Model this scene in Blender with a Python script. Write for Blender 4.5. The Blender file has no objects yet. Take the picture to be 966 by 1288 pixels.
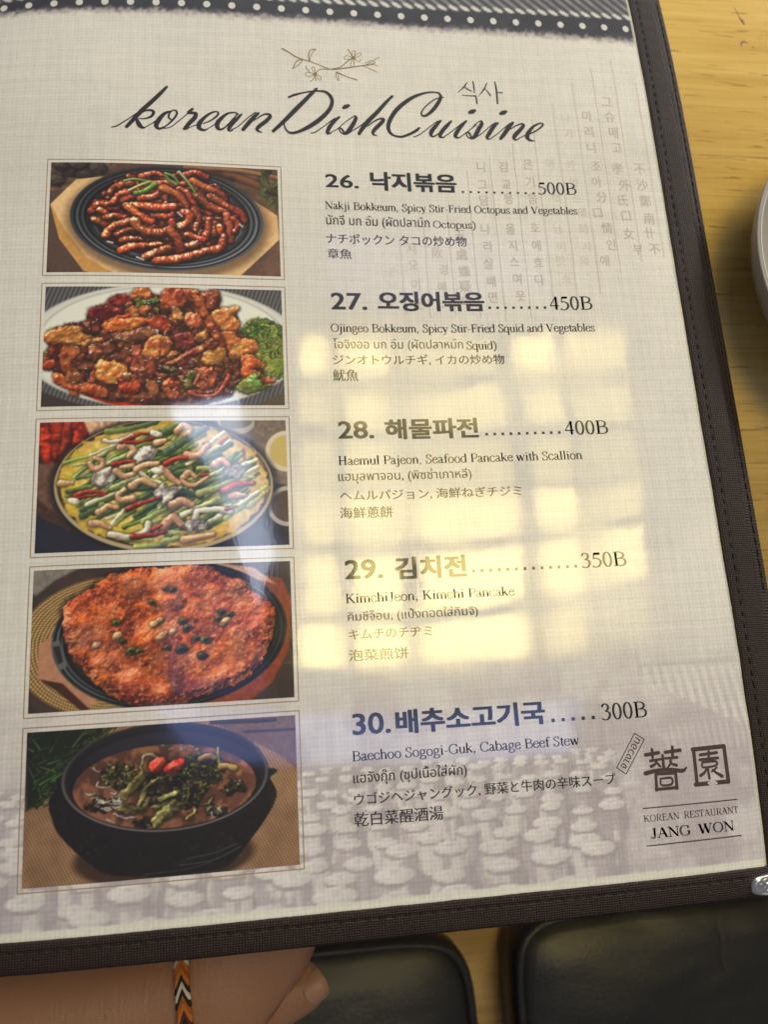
import bpy, math, random
import numpy as np
from mathutils import Vector, Matrix
PI = math.pi
scn = bpy.context.scene
COL = scn.collection
random.seed(7); rng = np.random.default_rng(11)

# ------------------------------------------------------------------ camera
cd = bpy.data.cameras.new('camera'); cam = bpy.data.objects.new('camera', cd); COL.objects.link(cam)
scn.camera = cam
cd.sensor_fit = 'VERTICAL'; cd.sensor_height = 36.0; cd.sensor_width = 27.0
cd.lens = 36.0 * 953.0 / 1288.0
cd.clip_start = 0.005; cd.clip_end = 50.0
ROT = Matrix(((0.987921, 0.025729, -0.152806), (-0.061684, 0.969918, -0.235488), (0.14215, 0.24207, 0.959789)))
cam.matrix_world = Matrix.Translation((0.0674121, -0.1756442, 0.2247242)) @ ROT.to_4x4()
cd.dof.use_dof = True
cd.dof.focus_distance = 0.232
cd.dof.aperture_fstop = (cd.lens / 1000.0) / 0.0020      # a pupil of about 1.7 mm, as a phone has

# ------------------------------------------------------------------ light
world = bpy.data.worlds.new('World'); scn.world = world; world.use_nodes = True
bg = world.node_tree.nodes['Background']
bg.inputs[0].default_value = (0.82, 0.84, 1.0, 1); bg.inputs[1].default_value = 0.16
def area(name, loc, target, size, power, col):
    l = bpy.data.lights.new(name, 'AREA'); l.shape = 'RECTANGLE'; l.size, l.size_y = size; l.energy = power; l.color = col
    o = bpy.data.objects.new(name, l); COL.objects.link(o); o.location = loc
    o.rotation_euler = (Vector(target) - Vector(loc)).to_track_quat('-Z', 'Y').to_euler(); return o
area('ceiling_lamp', (2.7, 1.75, 1.5), (0.2, 0.0, 0), (1.0, 0.7), 80.0, (1.0, 0.965, 0.92))
area('room_lamp', (0.5, 3.7, 1.35), (0.1, 0.0, 0), (1.2, 0.6), 66.0, (0.93, 0.96, 1.0))
scn.view_settings.view_transform = 'Standard'; scn.view_settings.look = 'None'
scn.view_settings.gamma = 1.0; scn.view_settings.use_curve_mapping = False
scn.view_settings.exposure = 0.06
scn.cycles.max_bounces = 6; scn.cycles.caustics_reflective = False; scn.cycles.caustics_refractive = False
scn.cycles.use_denoising = True
LAMP_E = 15.0

# ------------------------------------------------------------------ the gently curved page
CO = (1.8862, -2.1448, 0.84, 3.298, 0.8669, 0.3268, 1.2573, -2.4148, 0.707, -1.3282, 0.4909, -0.7292)
MON = ((2,0),(1,1),(0,2),(3,0),(2,1),(1,2),(0,3),(4,0),(3,1),(2,2),(1,3),(0,4))
def zf(x, y):
    u = (np.clip(x, -24, 232) - 75.0) / 100.0; v = (np.clip(y, -242, 88) + 130.0) / 100.0
    return sum(c * u**a * v**b for c, (a, b) in zip(CO, MON))
def nf(x, y):
    e = 0.5
    n = np.stack([-(zf(x+e, y)-zf(x-e, y))/(2*e), -(zf(x, y+e)-zf(x, y-e))/(2*e), np.ones_like(x)], -1)
    return n / np.linalg.norm(n, axis=-1, keepdims=True)

# ------------------------------------------------------------------ helpers
def tag(o, label=None, cat=None, group=None, kind=None):
    if label: o['label'] = label
    if cat: o['category'] = cat
    if group: o['group'] = group
    if kind: o['kind'] = kind
    return o
def empty(name, loc=(0, 0, 0)):
    o = bpy.data.objects.new(name, None); COL.objects.link(o); o.location = loc; o.empty_display_size = 0.02; return o
def link(name, me, mat=None, parent=None):
    o = bpy.data.objects.new(name, me); COL.objects.link(o)
    if mat is not None and len(me.materials) == 0: me.materials.append(mat)
    if parent is not None:
        o.parent = parent
        o.matrix_parent_inverse = Matrix.Translation(-parent.location)
    return o
def mesh(name, verts, faces, smooth=True):
    me = bpy.data.meshes.new(name)
    me.from_pydata([tuple(v) for v in verts], [], faces); me.update()
    if smooth: me.polygons.foreach_set('use_smooth', [True] * len(me.polygons))
    return me
def grid_faces(nx, ny):
    i = np.arange((nx-1)*(ny-1)); a = (i // (nx-1)) * nx + i % (nx-1)
    return np.stack([a, a+1, a+nx+1, a+nx], -1)
def grid_mesh(name, V, nx, ny, col=None, normals=None):
    me = bpy.data.meshes.new(name); F = grid_faces(nx, ny); n = len(F)
    me.vertices.add(nx*ny); me.vertices.foreach_set('co', V.astype(np.float32).ravel())
    me.loops.add(4*n); me.loops.foreach_set('vertex_index', F.astype(np.int32).ravel())
    me.polygons.add(n); me.polygons.foreach_set('loop_start', (np.arange(n)*4).astype(np.int32))
    me.polygons.foreach_set('use_smooth', np.ones(n, bool))
    me.update(calc_edges=True); me.validate()
    if col is not None:
        at = me.color_attributes.new('ink', 'FLOAT_COLOR', 'POINT')
        c = np.ones((nx*ny, 4), np.float32); c[:, :3] = col.reshape(-1, 3); at.data.foreach_set('color', c.ravel())
    if normals is not None: me.normals_split_custom_set_from_vertices(normals.reshape(-1, 3).tolist())
    return me
def lin(c):
    c = np.asarray(c, float) / 255.0
    return np.where(c <= 0.04045, c/12.92, ((c+0.055)/1.055)**2.4)
def sheet(xy, lift):            # page millimetres -> metres on the curved page
    xy = np.asarray(xy, float); x, y = xy[:, 0], xy[:, 1]; n = nf(x, y)
    return (np.stack([x, y, zf(x, y)], -1) + n * np.asarray(lift)[..., None] if np.ndim(lift) else np.stack([x, y, zf(x, y)], -1) + n*lift) / 1000.0, n
class Ink:                       # flat printed shapes, laid just above the page
    def __init__(s): s.v = []; s.f = []; s.z = []
    def add(s, pts, faces, z=0.0):
        b = len(s.v); s.v += [tuple(p) for p in pts]; s.z += [z]*len(pts) if np.ndim(z) == 0 else list(z)
        s.f += [tuple(b+i for i in f) for f in faces]
    def stroke(s, pts, ws, z0=0.0, closed_ends=True):
        pts = np.array(pts, float); ws = np.array(ws, float)
        if len(pts) > 2: pts, ws = spline(pts, ws)
        d = np.gradient(pts, axis=0); d /= np.linalg.norm(d, axis=1)[:, None] + 1e-9
        nn = np.stack([-d[:, 1], d[:, 0]], -1)
        L = pts + nn*ws[:, None]/2; Rr = pts - nn*ws[:, None]/2; k = len(pts)
        z = z0 + np.arange(k)*0.0003
        s.add(np.concatenate([L, Rr]), [(i, k+i, k+i+1, i+1) for i in range(k-1)], np.concatenate([z, z]))
        if closed_ends:
            for e, zz in ((0, z0-0.0004), (k-1, z[-1]+0.0004)):
                r = ws[e]/2; a = np.linspace(0, 2*PI, 11)[:-1]
                s.add([(pts[e][0]+r*math.cos(t), pts[e][1]+r*math.sin(t)) for t in a], [tuple(range(10))], zz)
    def build(s, name, mat, parent, lift=0.03):
        V, n = sheet(s.v, lift + np.array(s.z))
        me = mesh(name, V, s.f); me.normals_split_custom_set_from_vertices(n.tolist())
        return link(name, me, mat, parent)
def spline(P, W=None, m=6):
    P = np.asarray(P, float); Q = []; U = []
    E = np.vstack([2*P[0]-P[1], P, 2*P[-1]-P[-2]])
    for i in range(len(P)-1):
        p0, p1, p2, p3 = E[i], E[i+1], E[i+2], E[i+3]
        for t in np.arange(m)/m:
            Q.append(0.5*((2*p1)+(-p0+p2)*t+(2*p0-5*p1+4*p2-p3)*t*t+(-p0+3*p1-3*p2+p3)*t**3))
            if W is not None: U.append(W[i]*(1-t)+W[i+1]*t)
    Q.append(P[-1])
    if W is not None: U.append(W[-1]); return np.array(Q), np.array(U)
    return np.array(Q)

# ------------------------------------------------------------------ materials
def new_mat(name):
    m = bpy.data.materials.new(name); m.use_nodes = True; nt = m.node_tree
    return m, nt, nt.nodes['Principled BSDF']
def N(nt, t, **kw):
    n = nt.nodes.new(t)
    for k, v in kw.items(): setattr(n, k, v)
    return n
def set_in(n, **kw):
    for k, v in kw.items(): n.inputs[k.replace('_', ' ')].default_value = v
def noise(nt, vec, scale, detail=4, rough=0.55, dist=0.0):
    n = N(nt, 'ShaderNodeTexNoise'); set_in(n, Scale=scale, Detail=detail, Roughness=rough, Distortion=dist)
    nt.links.new(vec, n.inputs['Vector']); return n.outputs['Fac']
def mapping(nt, scale=(1, 1, 1), rot=(0, 0, 0)):
    c = N(nt, 'ShaderNodeTexCoord'); m = N(nt, 'ShaderNodeMapping'); m.inputs['Scale'].default_value = scale; m.inputs['Rotation'].default_value = rot
    nt.links.new(c.outputs['Object'], m.inputs['Vector']); return m.outputs['Vector']
def ramp(nt, fac, stops):
    r = N(nt, 'ShaderNodeValToRGB'); nt.links.new(fac, r.inputs[0]); e = r.color_ramp.elements
    while len(e) < len(stops): e.new(0.5)
    for q, (p, c) in zip(e, stops): q.position = p; q.color = (*c, 1) if len(c) == 3 else c
    return r.outputs['Color']
def mth(nt, op, a, b=None, c=None):
    n = N(nt, 'ShaderNodeMath', operation=op)
    for i, q in enumerate((a, b, c)):
        if q is None: continue
        if isinstance(q, (int, float)): n.inputs[i].default_value = q
        else: nt.links.new(q, n.inputs[i])
    return n.outputs[0]
def mixc(nt, fac, a, b, mode='MIX'):
    n = N(nt, 'ShaderNodeMix', data_type='RGBA', blend_type=mode)
    for i, q in ((0, fac), (6, a), (7, b)):
        if isinstance(q, (int, float)): n.inputs[i].default_value = q
        elif isinstance(q, tuple): n.inputs[i].default_value = (*q, 1)
        else: nt.links.new(q, n.inputs[i])
    return n.outputs[2]
def bump(nt, h, strength, dist, prev=None):
    b = N(nt, 'ShaderNodeBump'); b.inputs['Strength'].default_value = strength; b.inputs['Distance'].default_value = dist
    nt.links.new(h, b.inputs['Height'])
    if prev is not None: nt.links.new(prev, b.inputs['Normal'])
    return b.outputs['Normal']
def linen(nt):                   # value near 1 with the threads of a printed cloth
    def thr(sx, sy, per, axis):
        v = mapping(nt, (sx, sy, 1)); w = N(nt, 'ShaderNodeTexWave', wave_type='BANDS', bands_direction=axis)
        set_in(w, Scale=0.314/per, Distortion=2.6, Detail=2.0, Detail_Scale=0.6); nt.links.new(v, w.inputs['Vector']); return w.outputs['Fac']
    a = thr(1, 1, 0.00125, 'X'); b = thr(1, 1, 0.00130, 'Y')
    s1 = noise(nt, mapping(nt, (620, 40, 1)), 1, 3); s2 = noise(nt, mapping(nt, (40, 620, 1)), 1, 3)
    g = noise(nt, mapping(nt), 1500, 2)
    t = mth(nt, 'ADD', mth(nt, 'MULTIPLY', a, .5), mth(nt, 'MULTIPLY', b, .5))
    t = mth(nt, 'ADD', mth(nt, 'MULTIPLY', t, .22), mth(nt, 'ADD', mth(nt, 'MULTIPLY', s1, 0.45), mth(nt, 'MULTIPLY', s2, 0.45)))
    t = mth(nt, 'ADD', t, mth(nt, 'MULTIPLY', g, 0.5))
    return mth(nt, 'SUBTRACT', t, 0.81)          # about -0.3 .. 0.3
def print_mat(name, color=None, weave=0.25, coat=1.0):
    m, nt, b = new_mat(name)
    if color is None:
        a = N(nt, 'ShaderNodeAttribute', attribute_name='ink'); base = a.outputs['Color']
    else:
        rg = N(nt, 'ShaderNodeRGB'); rg.outputs[0].default_value = (*color, 1); base = rg.outputs[0]
    if weave > 0:
        t = linen(nt); k = mth(nt, 'ADD', mth(nt, 'MULTIPLY', t, weave), 1.0)
        cmb = N(nt, 'ShaderNodeCombineColor')
        for i in range(3): nt.links.new(k, cmb.inputs[i])
        base = mixc(nt, 1.0, base, cmb.outputs[0], 'MULTIPLY')
    nt.links.new(base, b.inputs['Base Color'])
    set_in(b, Roughness=0.6, Specular_IOR_Level=0.25, Coat_Weight=coat, Coat_Roughness=0.04, Coat_IOR=1.55)
    h = noise(nt, mapping(nt), 34, 2, .5)
    n1 = bump(nt, h, 1.0, 0.00009)
    h2 = noise(nt, mapping(nt, (900, 300, 1)), 1, 2, .5)
    n2 = bump(nt, h2, 1.0, 0.0000045, n1)
    nt.links.new(n2, b.inputs['Coat Normal'])
    sm_ = noise(nt, mapping(nt), 22, 4, .6, .6); sc_ = noise(nt, mapping(nt, (30, 700, 1), (0, 0, .4)), 1, 3, .6)
    rr = mth(nt, 'ADD', mth(nt, 'MULTIPLY', mth(nt, 'MAXIMUM', mth(nt, 'SUBTRACT', sm_, .42), 0.0), .28), mth(nt, 'MULTIPLY', mth(nt, 'MAXIMUM', mth(nt, 'SUBTRACT', sc_, .62), 0.0), .5))
    nt.links.new(mth(nt, 'ADD', rr, .042), b.inputs['Coat Roughness'])
    return m
# ------------------------------------------------------------------ printed dish photographs: painted pixel by pixel
CW, CH = 660, 362
YY, XX = np.mgrid[0:CH, 0:CW].astype(float)
def vnoise(h, w, cell, seed=0, octs=4, pers=0.55):
    r = np.random.default_rng(seed); out = np.zeros((h, w)); amp = 1.0; tot = 0
    for o in range(octs):
        c = max(cell / 2**o, 1.0); gh, gw = int(h/c)+3, int(w/c)+3; g = r.random((gh, gw))
        y = np.arange(h)/c; x = np.arange(w)/c; yi = y.astype(int); xi = x.astype(int)
        fy = (y-yi); fx = (x-xi); fy = (fy*fy*(3-2*fy))[:, None]; fx = (fx*fx*(3-2*fx))[None]
        a = g[yi][:, xi]; b = g[yi][:, xi+1]; c_ = g[yi+1][:, xi]; d = g[yi+1][:, xi+1]
        out += amp*((a*(1-fx)+b*fx)*(1-fy)+(c_*(1-fx)+d*fx)*fy); tot += amp; amp *= pers
    return out/tot
def sm(e0, e1, x): t = np.clip((x-e0)/(e1-e0), 0, 1); return t*t*(3-2*t)
LX, LY, LZ = -0.35, -0.62, 0.70
class Canvas:
    def __init__(s, corners, base):
        s.c = [np.array(q, float) for q in corners]       # TL TR BL BR of the picture in sketch units
        s.a = np.ones((CH, CW, 3))*np.array(base, float); s.k = CW / (s.c[1][0]-s.c[0][0])
        s.n1 = vnoise(CH, CW, 9, 5, 4); s.n2 = vnoise(CH, CW, 40, 6, 4); s.n3 = vnoise(CH, CW, 3, 9, 2)
    def q(s, pts):
        out = []
        for (x, y) in pts:
            u, v = .5, .5
            for _ in range(6):
                top = s.c[0]*(1-u)+s.c[1]*u; bot = s.c[2]*(1-u)+s.c[3]*u; p = top*(1-v)+bot*v
                du = (s.c[1]-s.c[0])*(1-v)+(s.c[3]-s.c[2])*v; dv = bot-top
                r = np.array([x, y])-p; det = du[0]*dv[1]-du[1]*dv[0]
                u += (r[0]*dv[1]-r[1]*dv[0])/det; v += (du[0]*r[1]-du[1]*r[0])/det
            out.append((u*CW, v*CH))
        return np.array(out)
    def over(s, m, col, sl=None):
        m = m[..., None]; col = np.asarray(col, float)
        if sl is None: s.a = s.a*(1-m)+col*m
        else: s.a[sl] = s.a[sl]*(1-m)+col*m
    def win(s, x0, y0, x1, y1):
        x0 = max(int(x0), 0); y0 = max(int(y0), 0); x1 = min(int(x1)+1, CW); y1 = min(int(y1)+1, CH)
        return (slice(y0, y1), slice(x0, x1)) if x1 > x0 and y1 > y0 else None
    def poly(s, pts, col, soft=1.2, tex=0.0, curve=False):
        P = s.q(pts)
        if curve: P = spline(np.vstack([P, P[:1]]))
        inside = np.zeros((CH, CW), bool); dist = np.full((CH, CW), 1e9)
        for a, b in zip(P, np.roll(P, -1, 0)):
            c = ((a[1] > YY) != (b[1] > YY)); xs = (b[0]-a[0])*(YY-a[1])/((b[1]-a[1]) or 1e-9)+a[0]; inside ^= c & (XX < xs)
            d = b-a; t = np.clip(((XX-a[0])*d[0]+(YY-a[1])*d[1])/(d@d+1e-9), 0, 1)
            dist = np.minimum(dist, np.hypot(XX-a[0]-t*d[0], YY-a[1]-t*d[1]))
        sd = np.where(inside, dist, -dist); m = sm(-soft, soft, sd)
        c = np.array(col, float)[None, None]*(1+tex*(s.n1-.5)[..., None]*2)
        s.over(m, c); return sd
    def ell(s, cx, cy, rx, ry, rot=0.0):                  # signed ellipse field, <1 inside
        (x, y), (x2, _), (_, y3) = s.q([(cx, cy), (cx+rx, cy), (cx, cy+ry)])
        rx = x2-x; ry = y3-y; ca, sa = math.cos(rot), math.sin(rot)
        X, Y = XX-x, YY-y; return np.hypot((X*ca+Y*sa)/rx, (-X*sa+Y*ca)/ry), (X*ca+Y*sa)/rx, (-X*sa+Y*ca)/ry
    def tube(s, pts, r, col, spec=0.5, ring=0.0, dark=0.55, r2=None, tip=None, rough=0.25, amb=0.35):
        P = s.q(pts); r = r*s.k; r2 = r if r2 is None else r2*s.k
        if len(P) > 2: P = spline(P, m=5)
        n = len(P); W = np.linspace(r, r2, n); R = max(r, r2)*1.6+2
        sl = s.win(P[:, 0].min()-R, P[:, 1].min()-R, P[:, 0].max()+R, P[:, 1].max()+R)
        if sl is None: return
        X, Y = XX[sl], YY[sl]; best = np.full(X.shape, 1e9); nx = np.zeros_like(X); ny = np.zeros_like(X); tt = np.zeros_like(X); L = 0
        for i in range(n-1):
            a, b = P[i], P[i+1]; d = b-a; l = math.hypot(*d)+1e-9
            t = np.clip(((X-a[0])*d[0]+(Y-a[1])*d[1])/(l*l), 0, 1); ex = X-a[0]-t*d[0]; ey = Y-a[1]-t*d[1]
            w = W[i]*(1-t)+W[i+1]*t; dd = np.hypot(ex, ey)/w; k = dd < best
            best[k] = dd[k]; nx[k] = (ex/w)[k]; ny[k] = (ey/w)[k]; tt[k] = (L+t*l)[k]; L += l
        sh = 1-dark*sm(1.75, 0.9, best); s.a[sl] *= sh[..., None]
        m = sm(1.06, 0.90, best); nz = np.sqrt(np.clip(1-nx**2-ny**2, 0.02, 1))
        w1 = (s.n3[sl]-.5)*rough*2; w2 = (s.n1[sl]-.5)*rough*3
        ax, ay = nx+w1, ny+w2
        if ring: k = ring*.30*np.sin(tt*2*PI/(R*0.42)+s.n1[sl]*14)*sm(.3, .6, s.n2[sl]+s.n1[sl]*.4); ax = ax+k*0.5; ay = ay+k*0.5
        lam = np.clip(ax*LX+ay*LY+nz*LZ, 0, 1.3)
        hs = np.clip(ax*LX*0.9+ay*LY*0.9+nz*0.78, 0, 1.2)**14
        c = np.array(col, float)
        if tip is not None: c = c[None, None]*(1-(tt/L)[..., None])+np.array(tip, float)*(tt/L)[..., None]
        else: c = np.ones(X.shape+(3,))*c
        c = c*(amb+(1.05-amb)*lam)[..., None]*(1+(s.n1[sl]-.5)*0.5)[..., None]+255*spec*np.clip(hs*(s.n3[sl]*1.7-.35), 0, 1)[..., None]
        s.over(m, np.clip(c, 0, 255), sl)
    def blob(s, cx, cy, rx, ry, rot, col, seed, spec=0.5, rag=0.35, dark=0.5, amb=0.35, col2=None, rough=.5):
        (x, y), = s.q([(cx, cy)]); rx *= s.k; ry *= s.k; R = max(rx, ry)*1.7+2
        sl = s.win(x-R, y-R, x+R, y+R)
        if sl is None: return
        X, Y = XX[sl]-x, YY[sl]-y; ca, sa = math.cos(rot), math.sin(rot)
        u = (X*ca+Y*sa)/rx; v = (-X*sa+Y*ca)/ry
        nn = vnoise(X.shape[0], X.shape[1], max(rx, ry)*0.5+2, seed, 4); e = np.hypot(u, v)*(1+rag*(nn-.5)*2)
        s.a[sl] *= (1-dark*sm(1.55, 0.85, e))[..., None]
        m = sm(1.07, 0.93, e); z = np.sqrt(np.clip(1-e*e*.8, 0.03, 1))
        gy, gx = np.gradient(nn*max(rx, ry)*rough*.62+s.n3[sl]*.6)
        ax = u*ca-v*sa; ay = u*sa+v*ca
        ax = ax*.8-gx*1.1; ay = ay*.8-gy*1.1; l = np.sqrt(ax*ax+ay*ay+z*z); lam = np.clip((ax*LX+ay*LY+z*LZ)/l, 0, 1)
        hs = np.clip((ax*LX*.8+ay*LY*.8+z*.8)/l, 0, 1)**22
        c = np.ones(X.shape+(3,))*np.array(col, float)
        if col2 is not None: k = sm(.4, .62, nn)[..., None]; c = c*(1-k)+np.array(col2, float)*k
        c = c*(amb+(1.15-amb)*lam)[..., None]+255*spec*(hs*(0.4+s.n3[sl]))[..., None]
        s.over(m, np.clip(c, 0, 255), sl)
    def piece(s, pts, col, col2=None, seed=0, spec=.45, dome=14, bumpy=7, rag=5, dark=.4, amb=.38, curve=True):
        P = s.q(pts)
        if curve: P = spline(np.vstack([P, P[:1]]), m=4)[:-1]
        sl = s.win(P[:, 0].min()-14, P[:, 1].min()-14, P[:, 0].max()+14, P[:, 1].max()+14)
        if sl is None: return
        r = np.random.default_rng(seed); n = vnoise(sl[0].stop-sl[0].start, sl[1].stop-sl[1].start, 17, seed, 2, .4); n2 = vnoise(n.shape[0], n.shape[1], 6, seed+9, 2)
        X = XX[sl]+(n-.5)*rag*2; Y = YY[sl]+(n2-.5)*rag*2; ins = np.zeros(X.shape, bool); D = np.full(X.shape, 1e9)
        for a, b in zip(P, np.roll(P, -1, 0)):
            c = ((a[1] > Y) != (b[1] > Y)); ins ^= c & (X < (b[0]-a[0])*(Y-a[1])/((b[1]-a[1]) or 1e-9)+a[0]); d = b-a
            t = np.clip(((X-a[0])*d[0]+(Y-a[1])*d[1])/(d@d+1e-9), 0, 1); D = np.minimum(D, np.hypot(X-a[0]-t*d[0], Y-a[1]-t*d[1]))
        sd = np.where(ins, D, -D); m = sm(-2.2, 2.2, sd); s.a[sl] *= (1-dark*sm(-9, 1, sd))[..., None]
        k = np.clip(sd/dome, 0, 1); H = dome*.62*np.sqrt(np.clip(1-(1-k)**2, 0, 1))+n*bumpy*1.5+n2*bumpy*.16
        gy, gx = np.gradient(H); l = np.sqrt(gx*gx+gy*gy+1); lam = np.clip((-gx*LX-gy*LY+LZ)/l, 0, 1); hs = np.clip((-gx*LX*.85-gy*LY*.85+.8)/l, 0, 1)**16
        c = np.ones(X.shape+(3,))*np.array(col, float); c2 = np.array(col2 if col2 is not None else [q*.62 for q in col], float); kk = sm(.42, .64, n)[..., None]; c = c*(1-kk)+c2*kk
        c = c*(amb+(1.2-amb)*lam)[..., None]*(.88+.24*n2[..., None])+255*spec*(hs*np.clip(s.n3[sl]*1.8-.35, 0, 1))[..., None]
        s.over(m, np.clip(c, 0, 255), sl)
    def soften(s):
        A = s.a
        for ax in (0, 1): A = (np.roll(A, 1, ax)+2*A+np.roll(A, -1, ax))/4
        A[0] = s.a[0]; A[-1] = s.a[-1]; A[:, 0] = s.a[:, 0]; A[:, -1] = s.a[:, -1]; s.a = A
    def warp(s, m, amp, cell, seed=3, mix=1.0):
        dx = (vnoise(CH, CW, cell, seed, 3)-.5)*2*amp*m; dy = (vnoise(CH, CW, cell, seed+50, 3)-.5)*2*amp*m
        x = np.clip(XX+dx, 0, CW-1.01); y = np.clip(YY+dy, 0, CH-1.01); xi = x.astype(int); yi = y.astype(int); fx = (x-xi)[..., None]; fy = (y-yi)[..., None]
        A = s.a; s.a = (A[yi, xi]*(1-fx)+A[yi, xi+1]*fx)*(1-fy)+(A[yi+1, xi]*(1-fx)+A[yi+1, xi+1]*fx)*fy
    def mottle(s, m, amt, cell, seed=8):
        n = (vnoise(CH, CW, cell, seed, 5, .62)-.5)*2*amt*m; s.a = s.a*(1+n[..., None])
    def out(s):
        s.soften(); s.a = np.clip(s.a, 0, 255)
        b = s.a.reshape(CH//2, 2, CW//2, 2, 3).mean((1, 3)); return b
R_ = random.Random(3)
def jit(c, a): k = 1+R_.uniform(-a, a); return [min(255, max(0, v*k*(1+R_.uniform(-a, a)*.4))) for v in c]
def weavebg(C, mask, c0, c1, per, ang=0.0):
    ca, sa = math.cos(ang), math.sin(ang); u = (XX*ca+YY*sa)/per; v = (-XX*sa+YY*ca)/per
    t = (np.sin(u*2*PI)*np.sin(v*2*PI)*.5+.5)*.75+C.n3*.25; t = t[..., None]
    C.over(mask, np.array(c0)*(1-t)+np.array(c1)*t)

def TR(o, base):           # coordinates read in an enlargement -> sketch units
    return lambda P: [((o[0]+x/o[2]-base[0])*base[2], (o[1]+y/o[2]-base[1])*base[2]) for x, y in P]
def dish_octopus():
    C = Canvas([(72, 38), (910, 62), (45, 455), (917, 468)], (70, 55, 48)); k = C.k
    weavebg(C, np.ones((CH, CW)), (50, 36, 32), (128, 102, 90), 9, .5)
    C.over(sm(.62, .8, C.n2)*.5, (40, 28, 24))
    C.poly([(60, 30), (330, 40), (250, 90), (150, 140), (60, 150)], (104, 82, 66), 6, .5)
    for i, (x, y) in enumerate([(140, 75), (195, 85), (240, 66), (90, 110), (110, 50), (170, 50)]): C.blob(x, y, 34, 24, .3, (78, 66, 58), 20+i, .1, .25)
    C.tube([(640, 66), (760, 100), (905, 150)], 16, (110, 66, 44), .2); C.tube([(560, 62), (760, 70), (910, 95)], 10, (150, 112, 84), .1)
    for i in range(22): x = R_.uniform(830, 915); y = R_.uniform(68, 190); C.tube([(x, y), (x+R_.uniform(-40, 30), y+R_.uniform(10, 40))], 8, jit((58, 84, 44), .4), .1, r2=2)
    C.poly([(160, 108), (330, 90), (700, 110), (905, 240), (912, 330), (760, 466), (250, 462), (180, 450), (95, 330), (66, 200)], (222, 190, 142), 1.5, .10)
    C.poly([(66, 200), (95, 330), (180, 450), (215, 462), (300, 466), (190, 400), (110, 290)], (196, 150, 88), 2, .12)
    C.over(sm(300, 640, XX)*sm(.3, .6, C.n2)*.25, (190, 140, 90))
    cx, cy, rx, ry = 493, 256, 358, 196
    e, u, v = C.ell(cx+4, cy+14, rx+10, ry+10, .05); C.over(sm(1.1, .95, e)*.55, (60, 40, 30))
    for r_, c_ in [(1.0, (66, 68, 74)), (.965, (22, 23, 26)), (.94, (98, 102, 110)), (.915, (30, 31, 35)), (.885, (78, 82, 90)), (.86, (18, 18, 21)), (.83, (44, 46, 52)), (.79, (70, 73, 80)), (.765, (30, 30, 34))]:
        e, u, v = C.ell(cx, cy, rx*r_, ry*r_, .04); lt = 1+.5*np.clip(-(u*LX+v*LY), -.6, .9)
        C.over(sm(1.006, .994, e), np.array(c_)*lt[..., None]*(.9+.2*C.n3[..., None]))
    e, u, v = C.ell(490, 252, 262, 148, .05); C.over(sm(1.05, .95, e), (40, 12, 8)); C.over(sm(1.0, .7, e)*.7, (92, 22, 10))
    body = [(176, 78, 48), (158, 62, 38), (140, 50, 32), (190, 96, 60), (112, 36, 24)]
    for i in range(190):
        a = R_.uniform(0, 2*PI); rr = math.sqrt(R_.random()); x = 490+250*rr*math.cos(a); y = 240+140*rr*math.sin(a); ang = R_.uniform(-.4, 1.4); L = R_.uniform(20, 46)
        C.tube([(x-L*math.cos(ang), y-L*.8*math.sin(ang)), (x+R_.uniform(-9, 9), y+R_.uniform(-9, 9)), (x+L*math.cos(ang), y+L*.8*math.sin(ang))], R_.uniform(9, 13), [q*.86 for q in jit(R_.choice(body), .2)], spec=.4, r2=8, rough=.5, dark=.5)
    f = TR((95, 208, 4.391), (40, 190, 2.927))
    for P, w in [([(420, 110), (500, 108), (590, 112)], 34), ([(350, 70), (430, 50), (490, 62)], 32), ([(600, 62), (660, 45), (720, 68)], 36), ([(180, 160), (220, 120), (300, 112)], 32), ([(640, 92), (720, 130), (790, 160), (820, 192)], 36), ([(200, 220), (270, 190), (310, 175)], 36), ([(350, 195), (420, 182), (460, 150)], 36),
        ([(560, 140), (620, 180), (645, 235)], 34), ([(80, 270), (110, 230), (180, 222), (240, 172), (330, 150)], 36), ([(120, 260), (160, 280), (185, 300)], 30), ([(660, 170), (740, 240), (830, 272)], 38), ([(740, 182), (830, 230), (900, 270), (930, 312)], 40), ([(470, 140), (540, 170), (600, 222), (620, 275)], 40), ([(480, 220), (520, 270), (560, 280)], 30),
        ([(820, 290), (840, 350), (848, 425)], 36), ([(860, 300), (888, 340), (872, 372)], 30), ([(700, 310), (750, 330), (762, 390)], 34), ([(780, 350), (800, 400)], 30), ([(650, 258), (668, 320), (655, 372)], 42), ([(90, 320), (140, 330), (168, 362)], 36), ([(150, 300), (210, 294), (262, 302)], 32), ([(240, 430), (300, 420), (350, 432)], 32), ([(220, 400), (260, 380), (330, 380)], 30),
        ([(150, 400), (190, 360), (260, 335), (312, 332)], 38), ([(590, 462), (660, 447), (710, 390), (730, 310)], 38), ([(540, 362), (600, 340), (612, 290), (560, 268)], 38), ([(420, 290), (480, 300), (530, 280)], 32), ([(275, 238), (330, 234), (430, 252), (532, 240)], 44), ([(280, 250), (330, 292), (412, 322)], 38), ([(312, 330), (350, 376), (440, 386), (512, 360), (522, 318)], 46), ([(520, 382), (550, 430), (562, 482)], 46),
        ([(235, 490), (300, 466), (380, 460), (462, 456)], 38), ([(370, 522), (430, 500), (502, 480)], 42), ([(600, 400), (640, 410), (690, 420)], 28), ([(430, 542), (520, 536), (620, 520), (690, 490), (790, 470), (802, 408)], 42)]:
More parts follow.
